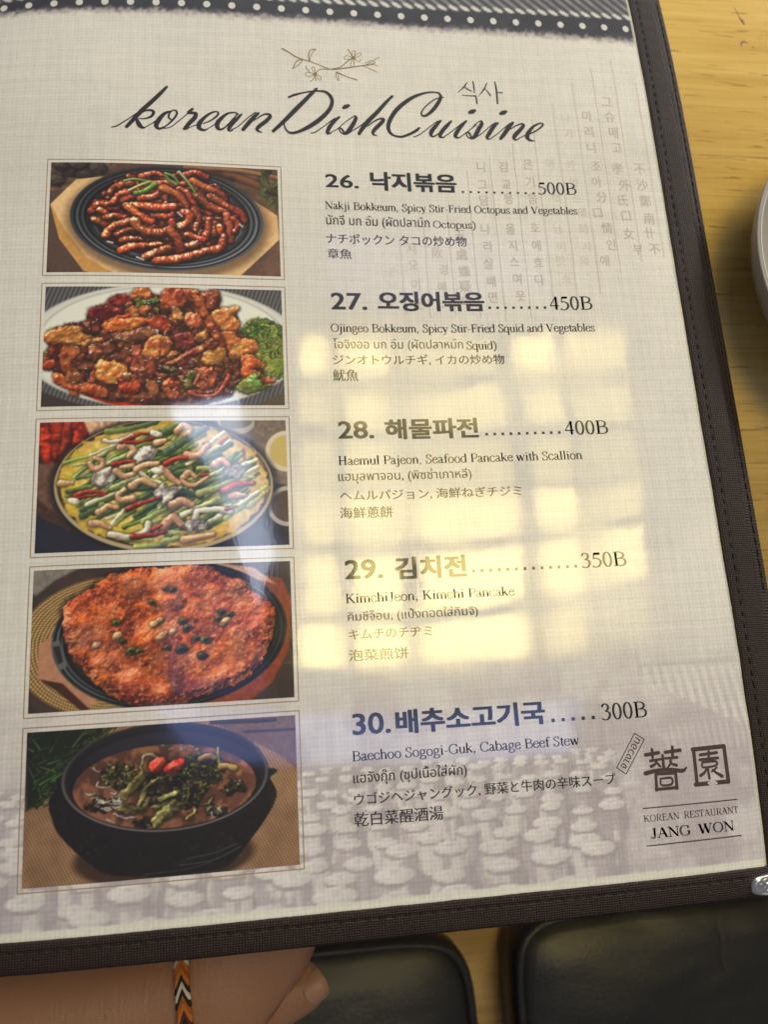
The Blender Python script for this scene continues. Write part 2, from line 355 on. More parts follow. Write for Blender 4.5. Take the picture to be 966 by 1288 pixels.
        C.tube(f([(x+R_.uniform(-5, 5), y+R_.uniform(-5, 5)) for x, y in P]), w*.68*2.927/4.391, jit((172, 78, 46), .22), spec=.5, ring=.9, r2=w*R_.uniform(.42, .66)*2.927/4.391, rough=.34, dark=.5, amb=.22, tip=jit((150, 56, 34), .25))
    e, u, v = C.ell(490, 252, 285, 165); C.warp(sm(1.1, .95, e), 5, 14); C.mottle(sm(1.1, .95, e), .42, 12)
    C.a = C.a*(1+.28*sm(1.05, .9, e)[..., None]*(C.a[..., :1] > C.a[..., 2:]+12)*np.array((.75, 1.15, 1.1)))
    for i in range(520):
        a = R_.uniform(0, 2*PI); rr = math.sqrt(R_.random()); (x, y), = C.q([(490+240*rr*math.cos(a), 225+130*rr*math.sin(a))]); x = int(x); y = int(y)
        if 0 < x < CW-2 and 0 < y < CH-2: C.a[y:y+2, x:x+2] = C.a[y:y+2, x:x+2]*.5+np.array((240, 204, 170))*.5*R_.uniform(.6, 1)
    for P, c, c2, w in [([(262, 94), (320, 84), (390, 96)], (150, 176, 96), (120, 150, 70), 8), ([(322, 166), (375, 152), (432, 112)], (96, 140, 54), (120, 160, 70), 15), ([(285, 150), (350, 118), (402, 98)], (206, 214, 160), (170, 190, 110), 8), ([(488, 50), (505, 85), (548, 112)], (110, 150, 66), (150, 178, 96), 9), ([(490, 48), (535, 68), (562, 108)], (170, 196, 110), (120, 150, 60), 6), ([(564, 38), (605, 88), (652, 158)], (226, 228, 196), (120, 160, 70), 7)]:
        C.tube(f(P), w*.72, c, .3, dark=.3, tip=c2)
    for p in [[(375, 402), (400, 412)], [(270, 345), (288, 350)], [(590, 350), (600, 340)], [(760, 275), (772, 285)], [(530, 235), (545, 250)]]: C.tube(p, 4, (225, 215, 210), .6, dark=.1)
    return C.out()

def dish_squid():
    C = Canvas([(50, 36), (922, 36), (28, 478), (932, 474)], (120, 118, 122))
    st = (np.sin((XX+YY*.35)*2*PI/12)*.5+.5); st2 = (np.sin(YY*2*PI/7)*.5+.5); C.a = C.a*(.55+.45*st*(.6+.4*st2))[..., None]
    e, u, v = C.ell(480, 255, 520, 232); C.over(sm(1.02, .98, e), (206, 208, 204))
    C.over(sm(1.0, .9, e)*(.5+.5*sm(-.6, .4, v)), (232, 232, 224))
    C.over(sm(.93, .90, e)*sm(.99, .96, -e+1.9)*.4, (150, 148, 140)); e2, u, v = C.ell(480, 235, 470, 205); C.over(sm(1., .92, e2), (226, 227, 219)); C.over(sm(1.0, .975, e2)*sm(.95, .975, e2)*.5, (160, 158, 150))
    C.poly([(26, 480), (26, 420), (120, 455), (210, 480)], (64, 56, 54), 3); C.poly([(934, 478), (935, 420), (800, 478)], (90, 78, 70), 3)
    C.poly([(80, 350), (180, 400), (260, 425), (400, 435), (460, 450), (440, 478), (300, 474), (180, 435), (90, 380)], (168, 50, 20), 4, .3, True)
    C.poly([(240, 430), (420, 445), (410, 470), (320, 474)], (196, 64, 30), 5, .2, True)
    L = TR((48, 358, 6.0375), (40, 350, 2.927)); R = TR((200, 358, 6.0375), (40, 350, 2.927))
    C.piece(R([(590, 340), (740, 265), (850, 300), (945, 370), (960, 690), (800, 700), (700, 560)]), (112, 132, 58), (150, 152, 74), 5, .1, 30, 8, 14, .3, .6)
    for i in range(230):
        x = R_.uniform(590, 950); y = R_.uniform(250, 560)
        if y < 250+abs(x-790)*.45: continue
        a = R_.uniform(-2.9, .2); l = R_.uniform(14, 44); (p,) = R([(x, y)]); l *= .5
        C.tube([p, (p[0]+l*math.cos(a)*.6, p[1]+l*math.sin(a)*.5), (p[0]+l*math.cos(a+.3), p[1]+l*math.sin(a+.3))], 5, jit((94, 128, 60) if y < 420 else (138, 148, 74), .3), .08, r2=2, rough=.6, dark=.3, amb=.5)
    C.piece(L([(75, 370), (200, 320), (340, 300), (380, 200), (480, 170), (550, 100), (640, 90), (690, 110), (790, 20), (840, 70), (920, 100), (966, 60)])+R([(60, 30), (200, 30), (320, 60), (430, 50), (430, 180), (570, 180), (600, 300), (560, 360), (720, 440), (720, 560), (780, 640), (770, 720), (560, 800), (540, 860), (400, 900), (300, 935), (0, 940)])+L([(900, 935), (480, 890), (250, 800), (130, 740), (110, 670), (25, 640), (25, 540), (80, 530), (70, 460)]), (112, 62, 40), (70, 36, 28), 7, .3, 20, 12, 4, .35, .55, curve=False)
    for i in range(150):
        x = R_.uniform(80, 720); y = R_.uniform(90, 430)
        if y < 60+abs(x-470)*.42 or y > 445: continue
        C.blob(x, y, R_.uniform(10, 26), R_.uniform(8, 16), R_.uniform(-.8, .8), jit(R_.choice([(150, 84, 48), (104, 46, 30), (70, 36, 28), (176, 112, 66), (130, 60, 48)]), .2), i, .4, .4, .35, .4)
    for k, (T, P, c, c2) in enumerate([
        (L, [(120, 690), (200, 715), (330, 755), (470, 800), (460, 855), (330, 835), (200, 795), (130, 750)], (196, 112, 62), (150, 62, 32)), (L, [(85, 455), (240, 455), (230, 540), (150, 560), (110, 610), (80, 540)], (122, 44, 22), (80, 30, 20)), (L, [(25, 545), (75, 530), (85, 600), (30, 600)], (150, 110, 60), None), (L, [(30, 600), (110, 590), (120, 640), (60, 660), (25, 640)], (146, 50, 26), None),
        (L, [(155, 560), (210, 480), (290, 500), (290, 565), (240, 610), (315, 720), (250, 735), (180, 660)], (182, 110, 66), (140, 66, 36)), (L, [(220, 680), (320, 695), (312, 760), (210, 745)], (196, 124, 72), None), (L, [(70, 440), (75, 380), (180, 350), (290, 345), (372, 400), (360, 450), (280, 472), (100, 458)], (184, 132, 66), (160, 100, 48)),
        (L, [(330, 310), (420, 300), (470, 330), (440, 390), (350, 380)], (110, 44, 28), None), (L, [(280, 470), (370, 440), (450, 425), (460, 450), (340, 490)], (186, 134, 82), None), (L, [(380, 210), (440, 188), (540, 190), (635, 230), (600, 280), (500, 300), (430, 285), (390, 250)], (120, 30, 30), (86, 18, 22)), (L, [(545, 125), (600, 92), (660, 95), (692, 150), (640, 172), (560, 165)], (140, 40, 38), (96, 22, 26)),
        (L, [(640, 170), (700, 150), (700, 210), (650, 240)], (150, 96, 54), None), (L, [(680, 110), (720, 60), (790, 20), (840, 80), (850, 130), (740, 130)], (184, 112, 60), (150, 60, 36)), (L, [(850, 130), (900, 108), (965, 180), (940, 225), (890, 175)], (176, 156, 94), (140, 110, 56)), (L, [(700, 180), (820, 180), (800, 240), (700, 255), (655, 222)], (186, 116, 68), None),
        (L, [(560, 385), (700, 368), (840, 330), (885, 380), (800, 430), (650, 452), (580, 430)], (150, 104, 76), (110, 66, 48)), (L, [(490, 295), (620, 250), (700, 238), (735, 268), (600, 305)], (202, 104, 52), (170, 64, 34)), (L, [(490, 310), (600, 285), (760, 268), (805, 300), (700, 350), (560, 372), (500, 350)], (214, 138, 66), (190, 92, 44)), (L, [(800, 300), (880, 250), (950, 265), (966, 370), (870, 345)], (172, 66, 40), (120, 40, 28)),
        (L, [(370, 490), (450, 468), (472, 540), (420, 595), (380, 550)], (176, 106, 80), None), (L, [(460, 470), (540, 460), (550, 540), (480, 550)], (110, 66, 50), None), (L, [(690, 500), (760, 488), (782, 600), (750, 692), (680, 650), (700, 590)], (164, 94, 66), (120, 50, 40)), (L, [(780, 540), (800, 470), (880, 402), (966, 450), (950, 505), (900, 560), (850, 602)], (212, 156, 90), (180, 96, 56)),
        (L, [(760, 600), (840, 580), (852, 690), (790, 762), (740, 740)], (146, 76, 56), None), (L, [(370, 742), (400, 660), (440, 618), (455, 700), (400, 762)], (196, 98, 66), None), (L, [(430, 640), (470, 600), (580, 620), (642, 660), (620, 730), (520, 762), (440, 725)], (218, 168, 94), (204, 120, 64)), (L, [(590, 740), (700, 738), (752, 790), (700, 832), (620, 822)], (192, 84, 52), (140, 44, 30)), (L, [(630, 678), (682, 700), (680, 742), (630, 732)], (214, 164, 116), None),
        (L, [(800, 732), (870, 760), (880, 830), (820, 852)], (172, 116, 74), None), (L, [(720, 130), (760, 108), (800, 130), (892, 110), (880, 160), (790, 160), (740, 182)], (88, 116, 46), (60, 84, 40)), (L, [(850, 200), (890, 195), (880, 235)], (90, 104, 50), None),
        (R, [(0, 100), (60, 38), (160, 55), (190, 130), (120, 192), (20, 200)], (178, 92, 52), (120, 50, 32)), (R, [(170, 40), (280, 50), (300, 120), (220, 130)], (190, 124, 76), (150, 70, 44)), (R, [(290, 75), (430, 52), (430, 175), (350, 190), (310, 130)], (130, 72, 50), (96, 44, 34)), (R, [(80, 200), (120, 190), (172, 230), (160, 272), (90, 270)], (210, 158, 96), None), (R, [(190, 230), (312, 238), (312, 310), (240, 342), (190, 300)], (214, 158, 104), (176, 90, 60)),
        (R, [(380, 250), (440, 200), (570, 175), (577, 210), (530, 240), (600, 290), (570, 352), (460, 342)], (210, 156, 96), (186, 112, 60)), (R, [(240, 110), (320, 125), (352, 220), (430, 330), (482, 425), (440, 472), (380, 382), (320, 272)], (170, 92, 46), (120, 54, 30)), (R, [(470, 378), (560, 378), (600, 420), (700, 430), (727, 500), (640, 542), (540, 562), (520, 480)], (212, 156, 80), (176, 100, 48)), (R, [(620, 560), (700, 556), (792, 630), (700, 650), (782, 690), (640, 712)], (216, 144, 76), (190, 92, 50)),
        (R, [(100, 402), (200, 380), (252, 430), (220, 502), (130, 492)], (140, 66, 60), (96, 36, 40)), (R, [(20, 622), (180, 530), (330, 468), (325, 520), (200, 572), (60, 628)], (160, 102, 64), (130, 60, 50)), (R, [(250, 420), (310, 368), (347, 390), (330, 442), (280, 442)], (204, 144, 78), None), (R, [(310, 592), (340, 530), (440, 488), (482, 530), (440, 602), (360, 622)], (214, 168, 94), (180, 120, 56)), (R, [(330, 450), (420, 450), (400, 505), (340, 500)], (134, 62, 42), None),
        (R, [(240, 660), (380, 655), (402, 760), (300, 802), (250, 742)], (174, 102, 66), (120, 50, 36)), (R, [(160, 772), (200, 690), (252, 678), (232, 760), (190, 802)], (122, 142, 78), None), (R, [(118, 722), (172, 708), (162, 762)], (204, 164, 114), None), (R, [(5, 762), (50, 735), (107, 790), (90, 817), (10, 792)], (220, 98, 58), None), (R, [(0, 800), (80, 812), (160, 862), (60, 885)], (156, 84, 54), None), (R, [(0, 440), (70, 458), (50, 522), (0, 552)], (212, 126, 74), None),
        (R, [(0, 640), (60, 640), (130, 660), (60, 690)], (58, 74, 40), None), (R, [(570, 792), (650, 720), (760, 688), (740, 735), (842, 772), (660, 832)], (88, 124, 56), (120, 150, 76)), (R, [(770, 710), (880, 740), (800, 762)], (190, 90, 50), None)]):
        q_ = T(P); mx_ = sum(p[0] for p in q_)/len(q_); my_ = sum(p[1] for p in q_)/len(q_); q_ = [(mx_+(p[0]-mx_)*1.16, my_+(p[1]-my_)*1.16) for p in q_]; C.piece(q_, [v*.74+w_*.28 for v, w_ in zip(c, (150, 78, 46))], c2, 40+k, .6, 13, 6, 4, .34, .44)
    C.tube(R([(212, 832), (300, 862), (420, 840), (500, 740), (512, 700)]), 9, (186, 84, 60), .5, .3); C.tube(R([(245, 770), (270, 720), (290, 690)]), 5, (206, 130, 110), .4)
    for i in range(130):
        x = R_.uniform(110, 760); y = R_.uniform(70, 460)
        if y < 60+abs(x-470)*.42: continue
        C.tube([(x, y), (x+R_.uniform(-9, 9), y+R_.uniform(-4, 4))], R_.uniform(1.2, 2.6), (250, 236, 220), .5, dark=.15)
    e, u, v = C.ell(480, 260, 460, 215); C.warp(sm(1.05, .9, e), 4, 12)
    return C.out()

def dish_scallion():
    C = Canvas([(52, 40), (917, 40), (30, 505), (925, 472)], (44, 44, 58))
    C.over(.5*C.n2, (22, 26, 44))
    C.poly([(45, 30), (230, 30), (210, 130), (150, 200), (60, 190), (45, 150)], (146, 46, 22), 3, .5); 
    [C.piece([(x, 36), (x+70, 40), (x+R_.uniform(10, 90), 130), (x+R_.uniform(-20, 60), 190)], jit((164, 56, 28), .2), (120, 34, 20), int(x), .1, 20, 8, 6, .5, .5) for x in (40, 85, 130, 165)]
    C.poly([(200, 30), (420, 30), (300, 80), (220, 90)], (196, 160, 130), 4, .4)
    C.poly([(40, 190), (130, 190), (110, 330), (150, 420), (60, 380), (36, 300)], (104, 78, 66), 5, .3); C.poly([(36, 310), (150, 405), (210, 450), (36, 370)], (72, 50, 40), 4, .3)
    C.poly([(640, 36), (925, 36), (925, 270), (860, 260), (800, 120)], (122, 108, 98), 6, .25)
    e, u, v = C.ell(735, 50, 66, 42); C.over(sm(1.02, .97, e), (176, 170, 162)); e, u, v = C.ell(735, 44, 58, 26); C.over(sm(1.03, .97, e), (120, 116, 110))
    for cx, cy, r, c in [(920, 150, 80, (212, 200, 182)), (920, 340, 76, (176, 168, 162))]:
        e, u, v = C.ell(cx, cy, r, r*.9); C.over(sm(1.02, .98, e), c); e, u, v = C.ell(cx, cy, r*.8, r*.7); C.over(sm(1.02, .98, e), (196, 176, 112) if cy < 200 else (70, 52, 48))
    e, u, v = C.ell(482, 268, 385, 232, .03); C.over(sm(1.09, 1.0, e)*.7, (16, 16, 22))
    rim = sm(1.004, .992, e); C.over(rim, (176, 160, 130)); e2, u, v = C.ell(482, 262, 376, 224, .03); C.over(sm(1.004, .99, e2), (58, 48, 36))
    nn = vnoise(CH, CW, 28, 77, 4); f = np.hypot(u, v)*(1+.07*(nn-.5)*2)
    base = np.array((206, 186, 96))*(1-sm(.45, .6, nn))[..., None]+np.array((226, 200, 130))*sm(.45, .6, nn)[..., None]
    base = base*(.8+.35*C.n1[..., None]); base = base*(1-.25*sm(.8, 1., f)[..., None]*np.array((.2, .5, 1.)))
    C.over(sm(.985, .965, f), base)
    for x, y, r_ in [(190, 180, 60), (150, 260, 50), (170, 330, 40), (250, 400, 44), (790, 200, 56), (800, 300, 50), (700, 410, 60), (560, 450, 66), (320, 430, 40), (640, 110, 40)]:
        e, u, v = C.ell(x, y, r_, r_*.7); C.over(sm(1.3, .2, e)*.75*(.4+C.n1), (214, 190, 50) if x < 400 else (216, 176, 92))
    gr = [(104, 132, 62), (72, 100, 56), (150, 170, 92), (128, 150, 78), (60, 86, 56)]; wh = [(226, 226, 196), (214, 218, 172), (190, 204, 128)]
    for i in range(150):
        a = R_.uniform(0, 2*PI); rr = math.sqrt(R_.random())*.82; x = 482+365*rr*math.cos(a); y = 262+215*rr*math.sin(a)
        ang = -.50+R_.uniform(-.15, .15); Ln = R_.uniform(34, 80); dx, dy = math.cos(ang)*Ln, math.sin(ang)*Ln; b = R_.uniform(-6, 6)
        c1 = R_.choice(gr if R_.random() < .7 else wh); c2 = R_.choice(gr)
        if math.hypot((x+dx-482)/372, (y+dy-262)/222) > .95 or math.hypot((x-dx-482)/372, (y-dy-262)/222) > .95: dx *= .4; dy *= .4
        C.tube([(x-dx, y-dy), (x+b*.5, y+b), (x+dx, y+dy)], R_.uniform(4, 8), jit(c1, .14), .2, tip=jit(c2, .14), dark=.3, rough=.12, amb=.55)
    A = TR((40, 526, 5.855), (30, 515, 2.76)); B = TR((200, 526, 5.82), (30, 515, 2.76)); K = 2.76/5.84*.66
    DK, MG, LG, CR_, WH_ = (72, 98, 66), (130, 150, 82), (178, 190, 122), (218, 218, 172), (236, 230, 206)
    for T, P, w, c, c2 in [(A, [(540, 100), (680, 92), (900, 35)], 44, MG, DK), (A, [(225, 335), (320, 312), (405, 290)], 30, MG, LG), (A, [(320, 455), (440, 430)], 28, DK, MG), (A, [(250, 552), (400, 522), (430, 500)], 30, DK, MG), (A, [(360, 730), (420, 690), (500, 650)], 60, DK, MG), (A, [(350, 690), (450, 640)], 40, DK, DK), (A, [(470, 745), (600, 680), (720, 622), (890, 548)], 30, DK, DK), (A, [(600, 560), (760, 540), (880, 530)], 36, DK, (50, 70, 60)), (A, [(720, 630), (860, 560)], 22, MG, DK),
        (A, [(800, 770), (900, 710), (970, 680)], 40, LG, MG), (A, [(810, 810), (900, 770), (970, 750)], 34, MG, LG), (A, [(680, 912), (860, 900)], 26, MG, LG), (A, [(740, 950), (960, 940)], 34, LG, MG), (A, [(420, 590), (560, 540)], 26, LG, MG), (A, [(730, 230), (830, 190)], 24, MG, MG),
        (B, [(0, 120), (120, 45)], 46, DK, MG), (B, [(30, 270), (150, 195), (330, 75)], 56, DK, (90, 110, 110)), (B, [(90, 165), (130, 120)], 30, LG, MG), (B, [(90, 400), (220, 340), (430, 270)], 46, DK, DK), (B, [(100, 420), (180, 390)], 34, DK, MG), (B, [(240, 530), (350, 480), (470, 435)], 38, DK, MG), (B, [(70, 585), (170, 565), (290, 592)], 44, (48, 64, 58), DK), (B, [(350, 650), (450, 620), (560, 580)], 26, DK, MG), (B, [(340, 800), (470, 735)], 44, DK, MG), (B, [(270, 385), (390, 370)], 34, LG, LG), (B, [(700, 350), (600, 410)], 20, DK, DK), (B, [(280, 565), (420, 520), (540, 470)], 50, LG, MG), (B, [(470, 745), (620, 640), (790, 510)], 34, LG, (190, 190, 90)), (B, [(650, 660), (770, 560)], 40, LG, (196, 180, 80)), (B, [(0, 640), (110, 660)], 30, LG, CR_), (B, [(0, 910), (160, 880)], 44, LG, MG), (B, [(0, 850), (120, 840)], 30, CR_, LG),
        (A, [(410, 288), (500, 235), (612, 200)], 22, WH_, CR_), (A, [(520, 355), (640, 295), (725, 258)], 30, CR_, LG), (A, [(560, 530), (660, 482), (762, 440)], 30, LG, WH_), (A, [(380, 650), (480, 612), (602, 560)], 24, WH_, CR_), (A, [(565, 790), (630, 720), (705, 655)], 28, CR_, WH_), (A, [(780, 420), (850, 462), (945, 505)], 34, WH_, CR_), (A, [(400, 340), (300, 360)], 24, LG, CR_),
        (B, [(190, 345), (350, 252), (520, 170)], 28, CR_, WH_), (B, [(145, 725), (300, 652), (430, 598)], 38, WH_, LG), (B, [(265, 825), (400, 742), (560, 652), (720, 545)], 34, CR_, WH_), (B, [(330, 440), (440, 395)], 28, CR_, LG), (B, [(560, 450), (725, 368)], 34, CR_, WH_), (B, [(610, 352), (720, 312)], 32, WH_, CR_), (B, [(370, 190), (470, 115)], 34, WH_, WH_), (B, [(500, 430), (700, 440)], 24, CR_, LG), (B, [(380, 700), (500, 640)], 22, WH_, CR_)]:
        C.tube(T([(x+R_.uniform(-6, 6), y+R_.uniform(-6, 6)) for x, y in P]), w*K*.86, jit(c, .06), .22, tip=c2, r2=w*K*.7, dark=.2, rough=.10, amb=.62)
    for T, P, w in [(A, [(520, 165), (600, 178), (722, 130)], 24), (A, [(555, 862), (700, 885), (812, 842), (832, 790)], 38), (B, [(242, 745), (270, 692), (400, 680), (505, 692)], 38)]: C.tube(T(P), w*K, (230, 224, 206), .3, .1, amb=.6, dark=.45)
    for T, P in [(A, [(420, 490), (440, 412), (530, 370), (592, 390), (602, 440), (560, 500), (480, 522)]), (A, [(720, 290), (800, 222), (870, 208), (905, 260), (850, 322), (750, 342)]), (A, [(870, 560), (930, 500), (966, 520), (966, 620), (900, 610)]), (B, [(470, 440), (490, 370), (570, 345), (622, 390), (580, 450)]), (B, [(140, 800), (200, 760), (340, 770), (300, 830), (180, 840)]), (B, [(0, 540), (60, 520), (150, 520), (60, 620), (0, 640)])]:
        C.piece(T(P), (206, 202, 190), (132, 122, 122), len(P)*7+int(P[0][0]), .3, 11, 9, 5, .4, .42)
    for T, P, w in [(A, [(410, 345), (440, 385), (492, 370), (500, 320), (452, 300)], 40), (A, [(632, 225), (690, 205), (735, 250), (690, 292)], 44), (A, [(600, 402), (660, 440), (742, 412), (722, 362), (640, 372)], 44), (A, [(755, 385), (830, 355), (905, 345)], 46), (A, [(715, 515), (790, 470), (890, 512)], 50), (A, [(720, 605), (640, 620), (612, 580), (660, 540)], 46), (A, [(470, 705), (540, 662), (605, 672)], 42), (A, [(420, 790), (480, 790), (550, 822)], 46), (A, [(900, 190), (966, 175)], 44), (A, [(200, 490), (280, 490)], 46),
        (B, [(120, 100), (160, 60), (215, 90), (180, 130)], 52), (B, [(190, 285), (270, 280), (345, 205)], 56), (B, [(160, 460), (200, 410), (250, 440)], 46), (B, [(140, 480), (240, 505), (345, 440)], 34), (B, [(400, 350), (450, 320), (500, 350)], 54), (B, [(80, 650), (150, 620), (220, 650)], 62), (B, [(20, 800), (80, 740), (140, 790)], 62), (B, [(520, 580), (620, 575)], 50), (B, [(0, 380), (60, 440), (130, 490)], 50), (B, [(160, 900), (260, 880), (380, 860)], 50)]:
        C.tube(T(P), w*K, jit((224, 178, 140), .05), .3, .5, r2=w*K*.6, rough=.25, amb=.48, dark=.34)
    for T, P, w in [(A, [(300, 585), (370, 560), (450, 556), (530, 570)], 34), (A, [(310, 600), (420, 590), (520, 575)], 20), (A, [(690, 682), (790, 640), (912, 602)], 36), (A, [(640, 185), (760, 128), (880, 118)], 30), (A, [(680, 185), (790, 180), (880, 150)], 26), (A, [(715, 882), (860, 872), (966, 850)], 36), (A, [(870, 830), (930, 800)], 30), (B, [(25, 345), (100, 312), (185, 300)], 36), (B, [(465, 545), (560, 502), (690, 488)], 54), (B, [(613, 235), (622, 325)], 16), (B, [(440, 192), (495, 155)], 24), (B, [(480, 682), (560, 652)], 20), (A, [(575, 352), (680, 328), (748, 322)], 26), (B, [(300, 430), (345, 425)], 28)]:
        C.tube(T(P), w*K, jit((168, 54, 40), .12), .3, r2=w*K*.5, dark=.25)
    for x, y in [(290, 622), (900, 120), (905, 400)]: (p,) = A([(x, y)]); C.blob(p[0], p[1], 22, 12, .2, (232, 226, 208), int(x), .3, .2, .35, .6)
    e, u, v = C.ell(482, 262, 376, 224); C.warp(sm(1., .93, e), 3, 14); C.mottle(sm(1., .9, e), .2, 12); C.soften()
    return C.out()

def dish_kimchi():
    C = Canvas([(52, 72), (932, 36), (36, 555), (942, 510)], (70, 56, 50))
    C.over(sm(.3, .7, C.n2)*.6, (50, 42, 40))
    # straw mat, concentric
    (mx, my), = C.q([(330, 330)]); r = np.hypot((XX-mx)/1.0, (YY-my)/.72); t = (np.sin(r*2*PI/9+C.n1*3)*.5+.5); an = np.arctan2(YY-my, XX-mx); t2 = np.sin(an*170+r*.3)*.5+.5
    C.over(sm(338*C.k, 330*C.k, r)*sm(560, 420, XX/1.0), (np.array((118, 88, 50))*(1-t[..., None])+np.array((204, 176, 126))*t[..., None])*(.7+.4*t2[..., None]))
    C.poly([(45, 60), (210, 62), (120, 110), (60, 160), (45, 150)], (128, 122, 116), 5, .2)
    C.poly([(800, 80), (900, 100), (934, 180), (920, 350), (860, 460), (780, 520), (620, 530)], (134, 66, 38), 3, .2)
    C.poly([(640, 40), (800, 60), (880, 120), (800, 100), (700, 60)], (188, 150, 130), 3, .2)
    C.poly([(70, 330), (110, 300), (200, 470), (270, 520), (210, 545), (130, 480), (70, 440)], (176, 130, 104), 2, .12); C.poly([(70, 440), (130, 480), (212, 545), (240, 540), (150, 455)], (66, 40, 28), 2)
    cx, cy, rx, ry = 515, 292, 402, 250
    for r_, c_ in [(1.0, (50, 52, 54)), (.985, (20, 20, 22)), (.96, (74, 78, 80)), (.945, (24, 24, 26)), (.92, (58, 62, 64)), (.905, (20, 20, 22)), (.87, (38, 40, 42))]:
        e, u, v = C.ell(cx, cy, rx*r_, ry*r_, -.05); C.over(sm(1.006, .994, e), np.array(c_)*(1+.5*np.clip(-u, -.5, .9))[..., None])
    C.poly([(112, 318), (140, 312), (165, 400), (138, 415)], (96, 98, 100), 2, .1); C.poly([(118, 335), (140, 330), (152, 385), (136, 392)], (40, 40, 42), 2)
    C.tube([(770, 110), (830, 150), (850, 185)], 3, (190, 186, 180), .5, dark=0)
    P = [(245, 130), (300, 90), (345, 80), (400, 62), (480, 58), (560, 50), (650, 55), (700, 90), (760, 100), (810, 150), (868, 195), (876, 250), (850, 340), (800, 420), (720, 470), (620, 500), (540, 530), (450, 530), (380, 530), (300, 490), (220, 420), (170, 350), (150, 270), (150, 200), (190, 165)]
    keep = C.a.copy(); sd = C.poly(P, (170, 70, 30), 1.5, 0, True); sd = sd+(C.n1-.5)*16; C.a = keep
    C.over(sm(-16, 4, sd)*.6, (8, 6, 6))
    h = vnoise(CH, CW, 52, 31, 6, .5); h2 = vnoise(CH, CW, 26, 32, 5, .5); hr = 1-abs(h2-.5)*2.4; H = h*19+hr*3.5+sm(0, 26, sd)*12
    gy, gx = np.gradient(H); l = np.sqrt(gx**2+gy**2+1.3); lam = np.clip((-gx*LX-gy*LY+LZ*1.14)/l, 0, 1); hs = np.clip((-gx*LX*.8-gy*LY*.8+.95)/l, 0, 1)**10
    w = vnoise(CH, CW, 80, 41, 3); w2 = vnoise(CH, CW, 40, 42, 5, .6)
    c = np.array((196, 92, 56))[None, None]*(1-sm(.4, .6, w))[..., None]+np.array((214, 104, 40))*sm(.4, .6, w)[..., None]
    k = sm(.52, .66, w2)[..., None]; c = c*(1-k*.7)+np.array((112, 44, 30))*k*.7; k = sm(.5, .36, w2)[..., None]; c = c*(1-k*.6)+np.array((236, 160, 120))*k*.6
    k = sm(.56, .7, h)[..., None]*.45; c = c*(1-k)+np.array((104, 70, 58))*k
    c = c*(.74+.5*vnoise(CH, CW, 16, 44, 4, .6))[..., None]; c = c*(.24+.95*lam)[..., None]+255*.30*(hs*C.n3)[..., None]
    C.over(sm(0, 3, sd), np.clip(c, 0, 255))
    for cx_, cy_, rx_, ry_, cc2, a_ in [(250, 290, 60, 44, (150, 100, 92), .5), (500, 390, 90, 60, (120, 62, 52), .55), (640, 260, 60, 40, (116, 58, 50), .45), (300, 370, 60, 50, (226, 150, 120), .4), (740, 350, 80, 60, (206, 116, 40), .5), (560, 110, 130, 44, (206, 110, 52), .35), (800, 240, 60, 40, (226, 120, 110), .45), (590, 470, 60, 34, (110, 50, 50), .5), (210, 170, 60, 40, (168, 66, 36), .4), (400, 470, 80, 40, (214, 86, 60), .45), (330, 120, 90, 40, (190, 86, 46), .3), (640, 400, 50, 34, (220, 130, 50), .4)]:
        e, u, v = C.ell(cx_, cy_, rx_, ry_); k = (sm(1.35, .35, e+(C.n1-.5)*1.1)*a_*sm(0, 6, sd))[..., None]; C.a = C.a*(1-k)+np.array(cc2, float)*(.35+.8*lam)[..., None]*k
    bt = vnoise(CH, CW, 7, 91, 3); k = (sm(.60, .72, bt)*sm(.45, .6, w2)*sm(2, 8, sd)*.6)[..., None]; C.a = C.a*(1-k)+np.array((70, 34, 26))*k; k = (sm(.64, .76, vnoise(CH, CW, 6, 92, 3))*sm(2, 8, sd)*.5)[..., None]; C.a = C.a*(1-k)+np.array((250, 196, 160))*k
    for x, y, s_ in [(448, 184, 15), (328, 255, 15), (380, 350, 20), (555, 250, 17), (570, 272, 18), (690, 218, 15), (714, 228, 15), (676, 240, 13), (620, 368, 19), (500, 340, 14), (548, 345, 20), (600, 308, 13), (632, 314, 20), (350, 318, 13), (520, 140, 14), (545, 200, 9), (492, 138, 11), (405, 352, 12)]:
        C.blob(x, y, s_, s_*.75, 0, jit((78, 78, 38), .25), int(x), .35, .4, .4, .4); C.blob(x, y, s_*.4, s_*.28, 0, (46, 36, 22), int(x)+2, .2, .3, 0)
    for x, y in [(470, 250), (480, 300), (520, 285), (455, 260), (330, 300), (700, 250), (260, 330)]: C.blob(x, y, R_.uniform(16, 30), 12, -.6, (214, 170, 128), int(x*3), .45, .4, .35)
    C.over(sm(.55, .75, w)*sm(0, 30, sd)*sm(250, 60, abs(XX-200))*.12, (200, 130, 160))
    return C.out()

